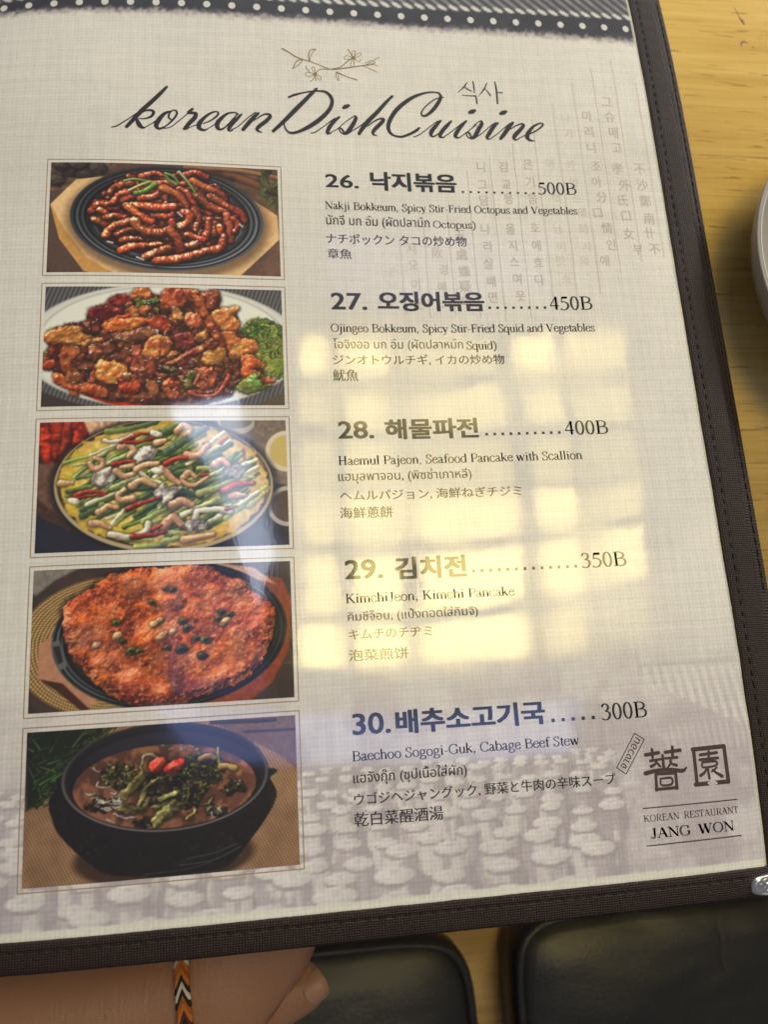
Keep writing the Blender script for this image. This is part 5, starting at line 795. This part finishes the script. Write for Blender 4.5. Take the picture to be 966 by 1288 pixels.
def strip_profile(w, base, top, dip=None):
    # across (0..w from the page edge outwards) : heights above the page, mm
    P = [(0.0, -1.0), (-0.02, .25), (.10, .50), (.35, .66)]
    for t in np.linspace(.12, .93, 22): P.append((w*t, top*(1-.35*abs(2*t-1)**3)))
    P += [(w-.25, top*.45), (w, top*.1), (w, base)]
    P = [(a, h-(0.28*math.exp(-((a-dip)/.32)**2) if dip else 0)) for a, h in P]
    return P
def strips(prof, path_fn, n):        # sweep: path_fn(i, across) -> (x, y)
    V = []; k = len(prof)
    wob = np.convolve(rw.normal(0, 1, n+12), np.ones(12)/12, 'same')[:n]*.22; wh = np.convolve(rw.normal(0, 1, n+12), np.ones(14)/14, 'same')[:n]*.12
    for i in range(n):
        for j, (a, h) in enumerate(prof):
            aa = a+(wob[i] if j < 4 else 0); x, y = path_fn(i/(n-1), aa); V.append((x, y, float(zf(x, y))+h+(wh[i] if 0 < j < k-1 else 0)))
    F = [(i*k+j, (i+1)*k+j, (i+1)*k+j+1, i*k+j+1) for i in range(n-1) for j in range(k-1)]
    return (np.array(V)/1000.0).tolist(), F
WR, WB = 10.2, 8.0
rb = 2.0
def Lcorner(t, a):                 # one L: down the right side, then along the foot, mitred
    L1 = YT+10-YB; L2 = 211.9-XL; s = t*(L1+L2)
    if s < L1:
        x = 211.9+a; y = YT+10-s; m = YB-a*WB/WR
        return (x, max(y, m) if y < YB+4 and False else (YT+10-s*(YT+10-m)/L1))
    u = (s-L1)/L2; x1 = 211.9+a; m = YB-a*WB/WR
    return (x1+(XL-x1)*u, m)
prof = strip_profile(WR, -3.0, .95, 3.0)
V, F = strips(prof, Lcorner, 900)
cover = link('cover', mesh('cover', V, F), M_lea, menu); tag(cover, 'dark brown cross-grained leather border framing the page')
# body of the leaf under the page
def slab(name, x0, x1, y0, y1, z0, z1, mat, parent, nx_=40, ny_=60, rad=1.2):
    V = []; F = []
    def surf(dz, ins):
        xs = np.linspace(x0+ins, x1-ins, nx_); ys = np.linspace(y0+ins, y1-ins, ny_); X, Y = np.meshgrid(xs, ys); return np.stack([X, Y, zf(X, Y)+dz], -1).reshape(-1, 3)
    rings = [(z0, rad*.6), (z0+.3*(z1-z0), 0), (z0+.7*(z1-z0), 0), (z1, rad*.6)]
    S = [surf(d, i) for d, i in rings]; n = nx_*ny_; V = np.concatenate(S)
    G = grid_faces(nx_, ny_); F = [tuple(int(q) for q in f[::-1]) for f in G]+[tuple(int(q)+3*n for q in f) for f in G]
    b = list(range(nx_))+[nx_*(i+1)-1 for i in range(1, ny_)]+[n-1-i for i in range(1, nx_)]+[nx_*i for i in range(ny_-2, 0, -1)]
    for r in range(3):
        for i in range(len(b)): a, c = b[i], b[(i+1) % len(b)]; F.append((r*n+a, r*n+c, (r+1)*n+c, (r+1)*n+a))
    return link(name, mesh(name, V/1000.0, F), mat, parent)
slab('leaf_board', XL-4, 211.9+WR-.6, YB-WB+.5, YT+9, -3.2, -.35, M_lea, menu)
back = slab('back_cover', XL-8, 228.9, YB-WB+1.3, YT+12, -6.6, -3.0, M_lea2, menu, rad=1.6); tag(back, 'wider back cover showing beyond the right border')
# groove welt between leaf and back cover: a slim raised seam
V, F = strips([(0, -3.2), (.1, -2.5), (.35, -2.15), (.8, -2.1), (1.1, -2.4), (1.2, -3.2)], lambda t, a: (223.4+a, YT+10-(YT+10-YB+WB-3)*t), 400)
seam = link('edge_welt', mesh('edge_welt', V, F), M_lea2, menu)
# stitches
def stitch_mesh(L, w, name):
    V = []; F = []; nseg = 6; n = 7
    for i in range(n):
        t = i/(n-1); x = (t-.5)*L; r = w/2*math.sqrt(max(.06, 1-(2*t-1)**4)); zc = w*.30*math.sin(PI*t)-w*.10
        for j in range(nseg): a = 2*PI*j/nseg; V.append((x, r*math.cos(a), zc+r*.8*math.sin(a)))
    F = [(i*nseg+j, i*nseg+(j+1) % nseg, (i+1)*nseg+(j+1) % nseg, (i+1)*nseg+j) for i in range(n-1) for j in range(nseg)]
    b = len(V)
    for sx in (-1, 1):
        b = len(V); V += [(sx*(L/2+.18)+.27*math.cos(2*PI*j/8), .30*math.sin(2*PI*j/8)*1.25, .10) for j in range(8)]; F.append(tuple(b+j for j in range(8)))
    me = mesh(name, np.array(V)/1000.0, F); me.materials.append(M_thr); me.materials.append(M_hole)
    for p in me.polygons:
        if len(p.vertices) == 8: p.material_index = 1
    return me
SM = stitch_mesh(2.7, .62, 'stitch'); SM2 = stitch_mesh(3.3, .45, 'stitch')
def put_stitch(me, x, y, h, ang, parent):
    o = bpy.data.objects.new('stitch', me); COL.objects.link(o); o.parent = parent; 
    n = Vector(nf(np.array([x*1.0]), np.array([y*1.0]))[0]); q = Vector((0, 0, 1)).rotation_difference(n).to_matrix().to_4x4()
    o.matrix_basis = Matrix.Translation((x/1000, y/1000, (float(zf(x, y))+h)/1000)) @ q @ Matrix.Rotation(ang, 4, 'Z')
i = 0; y = 80.0
while y > YB-1: put_stitch(SM, 211.9+3.0+random.uniform(-.07, .07), y, .70, PI/2+random.uniform(-.05, .05), cover); y -= 3.65
x = 203.0
while x > -16: put_stitch(SM, x, YB-3.0*WB/WR+random.uniform(-.05, .05), .70, random.uniform(-.06, .06), cover); x -= 3.7
y = 84.0
while y > -150: put_stitch(SM2, 226.6+random.uniform(-.05, .05), y, -2.97, PI/2+random.uniform(-.05, .05), back); y -= 3.75

# metal corner clip
def clip_obj():
    m, nt, b = new_mat('polished_metal'); set_in(b, Base_Color=(.78, .78, .76, 1), Metallic=1.0, Roughness=.30)
    nt.links.new(bump(nt, noise(nt, mapping(nt), 900, 3), .5, .00003), b.inputs['Normal'])
    # plate outline in mm, domed, rounded upper left, straight foot
    cx_, cy_ = 214.0, -236.6; W_, H_ = 9.0, 3.15; V = []; F = []; nr, na = 16, 64
    def outline(t):
        c, s = math.cos(t), math.sin(t); return (cx_+W_*np.sign(c)*abs(c)**.62, cy_+H_*np.sign(s)*abs(s)**(.8 if s > 0 else .5))
    for i in range(nr+1):
        r = i/nr
        for j in range(na):
            ox, oy = outline(2*PI*j/na); x = cx_+(ox-cx_)*r; y = cy_+(oy-cy_)*r
            h = 1.85-.9*max(0, (r-.86)/.14)**2*1.6+(.22 if .78 < r < .92 else 0)
            for (qx, qy, qr) in ((207.9, -235.7, .95), (210.3, -235.5, 1.15), (207.9, -237.5, .85), (210.3, -237.4, .95)):
                d = math.hypot(x-qx, y-qy); h += .42*math.exp(-((d-qr*.72)/.22)**2)
            V.append((x, y, float(zf(x, y))+h))
    for i in range(nr):
        for j in range(na): F.append((i*na+j, (i+1)*na+j, (i+1)*na+(j+1) % na, i*na+(j+1) % na))
    b0 = len(V)
    for j in range(na): ox, oy = outline(2*PI*j/na); V.append((ox, oy, float(zf(ox, oy))-4.0))
    for j in range(na): F.append((nr*na+j, b0+j, b0+(j+1) % na, nr*na+(j+1) % na))
    o = link('corner_clip', mesh('corner_clip', np.array(V)/1000.0, F), m, cover); tag(o, 'small silver embossed metal clip on the lower right corner')
clip_obj()

# ------------------------------------------------------------------ table
def wood_mat(name, dark, light, scale=1.0, rough=.32, rot=.03, vary=1.0):
    m, nt, b = new_mat(name)
    v = mapping(nt, (9*scale, 150*scale, 40*scale), (0, 0, rot)); n1 = noise(nt, v, 1.0, 6, .62, .5)
    v2 = mapping(nt, (28*scale, 900*scale, 100), (0, 0, rot)); n2 = noise(nt, v2, 1.0, 4, .6, .3)
    n3 = noise(nt, mapping(nt, (6*scale, 22*scale, 10), (0, 0, rot)), 1.0, 3, .5)
    c = ramp(nt, n1, [(.30, dark), (.52, tuple(.5*(np.array(dark)+np.array(light)))), (.72, light)])
    c = mixc(nt, mth(nt, 'MULTIPLY', n3, .35*vary), c, tuple(np.array(light)*np.array((1.04, 1.08, 1.15))))
    st = ramp(nt, n2, [(.28, (.60, .52, .42)), (.46, (1, 1, 1))]); c = mixc(nt, .55, c, st, 'MULTIPLY')
    v4 = mapping(nt, (55*scale, 700*scale, 60), (0, 0, rot+.02)); pore = noise(nt, v4, 1.0, 2, .5); ps = ramp(nt, pore, [(.30, (.42, .32, .22)), (.36, (1, 1, 1))]); c = mixc(nt, .6, c, ps, 'MULTIPLY')
    nt.links.new(c, b.inputs['Base Color']); set_in(b, Roughness=rough, Specular_IOR_Level=.5, Coat_Weight=.25, Coat_Roughness=.25)
    nb = bump(nt, n2, .5, .00008); nb = bump(nt, noise(nt, mapping(nt), 90, 3), .6, .0004, nb); nt.links.new(nb, b.inputs['Normal']); return m
def box(name, lo, hi, mat, parent=None, bev=.004, seg=3):
    import bmesh
    bm = bmesh.new(); bmesh.ops.create_cube(bm, size=1.0)
    for v in bm.verts: v.co = Vector([(lo[i]+hi[i])/2+v.co[i]*(hi[i]-lo[i]) for i in range(3)])
    bmesh.ops.bevel(bm, geom=bm.edges[:], offset=bev, segments=seg, affect='EDGES'); me = bpy.data.meshes.new(name); bm.to_mesh(me); bm.free()
    me.polygons.foreach_set('use_smooth', [True]*len(me.polygons)); return link(name, me, mat, parent)
M_wood = wood_mat('varnished_yellow_wood', (.70, .43, .09), (.96, .70, .24))
table = tag(empty('wooden_table', (.45, .25, -.75)), 'varnished yellow wooden table with fine dark grain right of the menu', 'table')
ZT = -.0125
box('tabletop', (-.45, -.185, ZT-.03), (.95, .75, ZT), M_wood, table)
for lx in (-.38, .88):
    for ly in (-.12, .68): box('leg', (lx-.03, ly-.03, -.75), (lx+.03, ly+.03, ZT-.0305), M_wood, table)
M_dent = new_mat('dark_dent'); set_in(M_dent[2], Base_Color=(.09, .055, .02, 1), Roughness=.6); M_dent = M_dent[0]
def dent(pts, w):
    V = []; P = spline(pts, m=5); n = len(P); F = []
    for i, p in enumerate(P):
        t = i/(n-1); r = w*(math.sin(PI*(t*.9+.05))**.6)*random.uniform(.75, 1.2); d = P[min(i+1, n-1)]-P[max(i-1, 0)]; d /= np.linalg.norm(d)
        V += [(p[0]-d[1]*r, p[1]+d[0]*r, ZT*1000+.06), (p[0]+d[1]*r, p[1]-d[0]*r, ZT*1000+.06)]
    F = [(2*i, 2*i+1, 2*i+3, 2*i+2) for i in range(n-1)]; link('dent', mesh('dent', np.array(V)/1000, F), M_dent, table)
dent([(270.4, 100.5), (271.4, 97.5), (272.0, 95.0)], .18); dent([(271.7, 95.6), (272.8, 93.6), (273.6, 91.4)], .55); dent([(270.2, 80.3), (270.3, 82.1), (272.0, 82.6), (273.4, 82.0)], .4)
dent([(275.0, 80.0), (275.4, 80.0), (275.8, 79.9)], .35); dent([(276.0, 66.0), (279.0, 66.2), (281.0, 66.0)], .2)

# ------------------------------------------------------------------ bowl
def lathe(prof, cx, cy, name, mat, parent=None, n=96):
    V = [(cx+r*math.cos(2*PI*j/n), cy+r*math.sin(2*PI*j/n), z) for r, z in prof for j in range(n)]
    F = [(i*n+j, i*n+(j+1) % n, (i+1)*n+(j+1) % n, (i+1)*n+j) for i in range(len(prof)-1) for j in range(n)]
    return link(name, mesh(name, np.array(V)/1000, F), mat, parent)
m, nt, b = new_mat('grey_glazed_ceramic'); c = mixc(nt, noise(nt, mapping(nt), 30, 3), (.27, .255, .245), (.32, .305, .29)); nt.links.new(c, b.inputs['Base Color']); set_in(b, Roughness=.35)
z0 = ZT*1000
BX, BY, BR = 300.0, -41.0, 64.0
pts = spline([(26, z0+.1), (27, z0+3), (34, z0+5), (50, z0+10), (60, z0+18), (BR, z0+27), (BR-.6, z0+28.4), (BR-2.2, z0+27.6), (57, z0+19), (46, z0+11.5), (25, z0+8), (.5, z0+7.5)], m=5)
bowl_o = lathe([tuple(p) for p in pts], BX, BY, 'bowl', m); tag(bowl_o, 'plain grey ceramic bowl cut off by the right edge', 'bowl')

# ------------------------------------------------------------------ seat below: cushions on a wooden bench, floor
M_wood2 = wood_mat('bench_wood', (.30, .17, .055), (.50, .31, .12), .7, .4, 1.2)
bench = tag(empty('wooden_bench', (.15, -.45, -.75)), 'pale brown wooden bench seen between the two black cushions', 'bench')
box('bench_seat', (-.75, -.70, -.365), (1.05, -.20, -.335), M_wood2, bench)
for lx in (-.68, .98):
    for ly in (-.64, -.26): box('leg', (lx-.025, ly-.025, -.75), (lx+.025, ly+.025, -.3655), M_wood2, bench)
m, nt, b = new_mat('floor_tile'); c = mixc(nt, noise(nt, mapping(nt), 8, 4), (.10, .085, .07), (.16, .14, .11)); nt.links.new(c, b.inputs['Base Color']); set_in(b, Roughness=.5); M_floor = m
fl = link('floor', mesh('floor', [(-2.5, -2.5, -.75), (2.5, -2.5, -.75), (2.5, 2.5, -.75), (-2.5, 2.5, -.75)], [(0, 1, 2, 3)]), M_floor); tag(fl, kind='structure')
m, nt, b = new_mat('black_vinyl'); c = mixc(nt, noise(nt, mapping(nt), 12, 4), (.012, .012, .013), (.03, .03, .031)); nt.links.new(c, b.inputs['Base Color']); set_in(b, Roughness=.38, Specular_IOR_Level=.5)
w1 = noise(nt, mapping(nt, (9, 20, 10), (0, 0, .25)), 1, 2, .5, .25); nb = bump(nt, w1, 1.0, .006); nb = bump(nt, noise(nt, mapping(nt), 420, 4, .7), 1.0, .00028, nb); nt.links.new(nb, b.inputs['Normal']); M_vin = m
M_crack = new_mat('crack'); set_in(M_crack[2], Base_Color=(.10, .06, .04, 1), Roughness=.9); M_crack = M_crack[0]
def cushion(x0, x1, y0, y1, z0, z1, label, rad=.022):
    root = tag(empty('seat_cushion', ((x0+x1)/2, (y0+y1)/2, z0)), label, 'cushion', 'black vinyl cushions on the bench')
    V = []; n = 120; rings = 26; F = []
    def rr(t, ins):
        a, b_ = (x1-x0)/2-ins, (y1-y0)/2-ins; c, s = math.cos(t), math.sin(t); e = .14+.25*ins/a
        return ((x0+x1)/2+a*np.sign(c)*abs(c)**e, (y0+y1)/2+b_*np.sign(s)*abs(s)**e)
    h = z1-z0; P = [(.004, z0), (0, z0+.2*h), (0, z0+.7*h), (.004, z0+.9*h), (.012, z1-.002)]+[(.012+(min(x1-x0, y1-y0)/2-.014)*(i/20), z1+.006*math.sin(min(1, i/8)*PI/2)) for i in range(1, 21)]
    for ins, z in P:
        for j in range(n): x, y = rr(2*PI*j/n, ins); V.append((x, y, z))
    k = len(P); F = [(i*n+j, i*n+(j+1) % n, (i+1)*n+(j+1) % n, (i+1)*n+j) for i in range(k-1) for j in range(n)]; F.append(tuple((k-1)*n+j for j in range(n)))
    link('pad', mesh('pad', V, F), M_vin, root)
    V = []; F = []
    for j in range(n):
        x, y = rr(2*PI*j/n, .003)
        for q in range(6): a = 2*PI*q/6; cx_, cy_ = (x0+x1)/2, (y0+y1)/2; d = Vector((x-cx_, y-cy_, 0)).normalized(); V.append((x+d.x*.0035*math.cos(a), y+d.y*.0035*math.cos(a), z1-.004+.0035*math.sin(a)))
    F = [(j*6+q, ((j+1) % n)*6+q, ((j+1) % n)*6+(q+1) % 6, j*6+(q+1) % 6) for j in range(n) for q in range(6)]
    link('piping', mesh('piping', V, F), M_vin, root); return root
cu = cushion(.214, .66, -.68, -.318, -.3345, -.290, 'large wrinkled black cushion with a thin brown crack, lower right')
cushion(-.28, .190, -.66, -.326, -.3345, -.297, 'black cushion beside the thumb, left of the gap')
V = []; P = spline([(353.8, -324.0), (352.4, -334), (353.2, -343.6), (351.6, -353), (352.3, -361)], m=6); F = []
for i, p in enumerate(P): w = .9*(.35+.65*random.random()); V += [(p[0]-w/2, p[1], -283.2), (p[0]+w/2, p[1], -283.2)]
F = [(2*i, 2*i+1, 2*i+3, 2*i+2) for i in range(len(P)-1)]; link('crack', mesh('crack', np.array(V)/1000, F), M_crack, cu)

# ------------------------------------------------------------------ the hand holding the menu from below
def skin_mat():
    m, nt, b = new_mat('skin'); n0 = noise(nt, mapping(nt), 55, 4); c = mixc(nt, n0, (.29, .16, .098), (.38, .225, .145)); n1 = noise(nt, mapping(nt), 700, 3)
    c = mixc(nt, mth(nt, 'MULTIPLY', n1, .35), c, (.20, .085, .05)); nt.links.new(c, b.inputs['Base Color']); set_in(b, Roughness=.5, Subsurface_Weight=.12, Subsurface_Scale=.003); b.inputs['Subsurface Radius'].default_value = (1, .4, .2)
    c = mixc(nt, mth(nt, 'MULTIPLY', noise(nt, mapping(nt), 26, 3), .28), c, (.40, .13, .08)); nt.links.new(c, b.inputs['Base Color'])
    nb = bump(nt, noise(nt, mapping(nt), 900, 3), .8, .0002); nb = bump(nt, noise(nt, mapping(nt, (420, 90, 120), (0, 0, .15)), 1, 4, .65), 1.0, .0003, nb); nt.links.new(nb, b.inputs['Normal']); return m
M_skin = skin_mat()
def skinned(name, chains, mat, lvl=2):
    V = []; E = []; R2 = []
    def add(p, r): V.append(tuple(q/1000 for q in p)); R2.append(r if isinstance(r, tuple) else (r, r)); return len(V)-1
    idx = {}
    for ch in chains:
        prev = None
        for item in ch:
            if isinstance(item, str): cur = idx[item]
            else:
                nm, p, r = item; cur = add(p, r)
                if nm: idx[nm] = cur
            if prev is not None: E.append((prev, cur))
            prev = cur
    me = bpy.data.meshes.new(name); me.from_pydata(V, E, []); o = bpy.data.objects.new(name, me); COL.objects.link(o); me.materials.append(mat)
    md = o.modifiers.new('Skin', 'SKIN'); md.use_smooth_shade = True
    if not me.skin_vertices: 
        bpy.context.view_layer.objects.active = o
    for i, sv in enumerate(me.skin_vertices[0].data): sv.radius = (R2[i][0]/1000, R2[i][1]/1000); sv.use_root = (i == 0)
    s = o.modifiers.new('Subdivision', 'SUBSURF'); s.levels = lvl; s.render_levels = lvl; return o
person = skinned('person', [
    [('a', (-190, -292, -78), (37, 37)), ('b', (-110, -284, -72), (35, 35)), ('c', (-45, -277, -66), (31, 30)), ('w', (16, -271, -61), (26, 24)), ('w2', (40, -268, -60), (25, 22)), ('p', (54, -259, -58), (23, 19)), ('q', (66, -242, -52), (20, 14)), ('q2', (80, -226, -44), (18, 12))],
    ['p', (None, (56, -273, -67), (12, 12)), (None, (63.5, -274, -65.5), (10.2, 10.2)), (None, (71, -271, -63.8), (8.8, 8.8)), (None, (78, -268, -62.4), (8, 8)), (None, (81.6, -266.6, -62), (5.6, 5.6))],
    ['q2', (None, (98, -236, -33), (8.5, 8.5)), (None, (116, -232, -23), (8, 8)), (None, (132, -226, -19), (7.2, 7.2)), (None, (140, -222, -18), (5.5, 5.5))],
    ['q2', (None, (100, -218, -31), (8.8, 8.8)), (None, (122, -208, -21), (8.2, 8.2)), (None, (139, -199, -18), (7.4, 7.4)), (None, (148, -194, -17.5), (5.6, 5.6))],
    ['q2', (None, (92, -204, -31), (8.5, 8.5)), (None, (110, -190, -21), (8, 8)), (None, (126, -178, -18), (7.2, 7.2)), (None, (134, -172, -17.5), (5.4, 5.4))],
    ['q', (None, (76, -206, -36), (8, 8)), (None, (88, -188, -24), (7.2, 7.2)), (None, (100, -174, -18), (6.4, 6.4)), (None, (106, -167, -17), (4.8, 4.8))]], M_skin)
tag(person, 'bare forearm and hand holding the menu from underneath, thumb showing below it', 'person')
m, nt, b = new_mat('thumbnail'); set_in(b, Base_Color=(.36, .20, .14, 1), Roughness=.45)
V = []; F = []
for i in range(7):
    for j in range(7):
        u, v = (i/6-.5)*2, (j/6-.5)*2; k = 1-.25*abs(u*v); ang = v*.9
        cx_, cy_ = 79.4+u*3.6*k, -267.7+u*1.9*k; dx, dy = -.42, .9
        r = 8.35*(1-.10*max(0, u)**2); V.append((cx_+dx*r*math.sin(ang)*.72, cy_+dy*r*math.sin(ang)*.72, -62.6+r*math.cos(ang)-.6*max(0, u)**2))
F = [(i*7+j, i*7+j+1, (i+1)*7+j+1, (i+1)*7+j) for i in range(6) for j in range(6)]
nail = link('thumbnail', mesh('thumbnail', np.array(V)/1000, F), m, person)

# bracelet: chevrons of cord round the wrist
brace = tag(empty('woven_bracelet', (.037, -.269, -.061)), 'woven chevron bracelet in orange, black and white worn on the wrist', 'bracelet')
CM = []
for nm, c in (('orange_cord', (.52, .17, .03)), ('orange_cord_deep', (.38, .10, .02)), ('black_cord', (.015, .013, .012)), ('white_cord', (.62, .58, .52)), ('dark_red_cord', (.12, .02, .02)), ('black_cord_dull', (.02, .018, .014))):
    m, nt, b = new_mat(nm); cc2 = mixc(nt, noise(nt, mapping(nt), 2500, 2), tuple(np.array(c)*.7), tuple(np.array(c)*1.2)); nt.links.new(cc2, b.inputs['Base Color']); set_in(b, Roughness=.8); CM.append(m)
def wristpt(th, off):                         # ellipse around the arm axis at the bracelet
    ax = Vector((1, .14, .03)).normalized(); u = Vector((-.14, 1, 0)).normalized(); w = ax.cross(u)
    return Vector((40.5, -268.4, -60.2))+ax*off+u*(26.0*math.cos(th))+w*(23.6*math.sin(th))
NST = 88; order = [0, 1, 0, 2, 3, 2, 1, 0, 4, 2, 3]
def cord(P, r, mat):
    V = []; F = []; n = len(P)
    for i, p in enumerate(P):
        d = (P[min(i+1, n-1)]-P[max(i-1, 0)]).normalized(); u = d.orthogonal().normalized(); w = d.cross(u); rr_ = r*(.72 if i in (0, n-1) else 1)
        for q in range(6): a = 2*PI*q/6; V.append(p+u*rr_*math.cos(a)+w*rr_*math.sin(a))
    F = [(i*6+q, i*6+(q+1) % 6, (i+1)*6+(q+1) % 6, (i+1)*6+q) for i in range(n-1) for q in range(6)]
    link('cord', mesh('cord', [v/1000 for v in V], F), mat, brace)
for i in range(NST):
    th = 2*PI*i/NST; m_ = CM[order[i % len(order)]]
    for sgn in (-1, 1):
        P = [wristpt(th+.20*abs(o)/1.9, o*sgn) for o in (0.0, .65, 1.3, 1.9)]
        cord(P, .9, m_)

# ------------------------------------------------------------------ out-of-view lattice lamp and added glow panels that mirror in the page
def emis(name, col, e, var=0.0, sc=3.0):
    m = bpy.data.materials.new(name); m.use_nodes = True; nt = m.node_tree; nt.nodes.clear(); o = N(nt, 'ShaderNodeOutputMaterial'); em = N(nt, 'ShaderNodeEmission'); em.inputs[0].default_value = (*col, 1)
    if var:
        n = noise(nt, mapping(nt), sc, 2); s = mth(nt, 'MULTIPLY', mth(nt, 'ADD', mth(nt, 'MULTIPLY', n, var*2), 1-var), e); nt.links.new(s, em.inputs[1])
    else: em.inputs[1].default_value = e
    nt.links.new(em.outputs[0], o.inputs[0]); return m
M_bar = new_mat('lattice_wood'); set_in(M_bar[2], Base_Color=(.06, .055, .06, 1), Roughness=.6); M_bar = M_bar[0]
lamp = tag(empty('lattice_ceiling_lamp', (.5, .2, 1.2)), 'square ceiling lamp of warm paper panes behind a dark wooden lattice', 'lamp')
HB = [((163, 499), (965, 544)), ((156, 409), (936, 443)), ((147, 319), (910, 337)), ((135, 218), (887, 226)), ((122, 105), (875, 150)), ((107, -28), (858, 17)), ((97, -124), (849, -122))]
VB = [((159, 495), (93, -124)), ((220, 500), (177, -123)), ((311, 506), (271, -126)), ((470, 511), (472, -147)), ((570, 512), (594, -165)), ((740, 520), (745, -190))]
def isect(a, b):
    (x1, y1), (x2, y2) = a; (x3, y3), (x4, y4) = b; d = (x1-x2)*(y3-y4)-(y1-y2)*(x3-x4); p = x1*y2-y1*x2; q = x3*y4-y3*x4
    return ((p*(x3-x4)-(x1-x2)*q)/d, (p*(y3-y4)-(y1-y2)*q)/d)
PE = [[.75, .8, .35, .7, .4], [.35, .6, .5, .45, .25], [.3, .45, .3, .28, .15], [.55, .75, .7, .8, .35], [.7, .9, .95, .95, .65], [1.1, 1.15, 1.0, .5, .2]]
for i in range(6):
    for j in range(5):
        q = [isect(HB[a], VB[c]) for a, c in ((i, j), (i, j+1), (i+1, j+1), (i+1, j))]
        e = LAMP_E*PE[i][j]
        me = mesh('pane', [(x/1000, y/1000, 1.204) for x, y in q], [(0, 1, 2, 3)], False)
        link('pane', me, emis('pane_glow', (1.0, .79, .27), e, .35, 7.0), lamp)
def bar(a, b, w, name='lattice_bar', z=1.198):
    a = Vector((a[0], a[1], 0)); b = Vector((b[0], b[1], 0)); d = (b-a).normalized(); nn = Vector((-d.y, d.x, 0))*w/2; V = []
    for zz in (z, z+.0055):
        for p in (a-nn, b-nn, b+nn, a+nn): V.append((p.x/1000, p.y/1000, zz))
    link(name, mesh(name, V, [(3, 2, 1, 0), (4, 5, 6, 7), (0, 1, 5, 4), (1, 2, 6, 5), (2, 3, 7, 6), (3, 0, 4, 7)], False), M_bar, lamp)
for i, (a, b) in enumerate(HB): bar(isect((a, b), VB[0]), isect((a, b), VB[-1]), (16, 21, 19, 11, 21, 21, 16)[i])
for i, (a, b) in enumerate(VB): bar(isect((a, b), HB[0]), isect((a, b), HB[-1]), 30 if i == 3 else 19, z=1.1945)
def panel(pts, col, e, label, z=1.2):  # unseen glowing sheet, added and shaped for its coloured reflection in the page
    o = link('added_glow', mesh('added_glow', [(x/1000, y/1000, z) for x, y in pts], [tuple(range(len(pts)))], False), emis('panel_glow', col, e, .5, 6.0)); tag(o, label, 'added glow panel')
panel([(-99, 343), (47, 371), (82, 91), (44, 2), (-12, 226)], (.66, .76, 1.0), 9.0, 'small bright bluish glow added for its reflection, beside the lattice lamp')
panel([(-170, 200), (84, 233), (38, -170), (-150, -180)], (.30, .42, 1.0), .9, 'dim blue glow added for its reflection, nearest the lattice lamp', 1.215)
panel([(-194, -200), (554, -215), (538, -337), (-107, -300)], (.32, .44, 1.0), 2.8, 'long blue glow added for its reflection, below the lattice lamp')
panel([(220, 700), (603, 720), (582, 589), (213, 572)], (.55, .52, 1.0), 1.4, 'pale violet glow added for its reflection, above the lattice lamp')
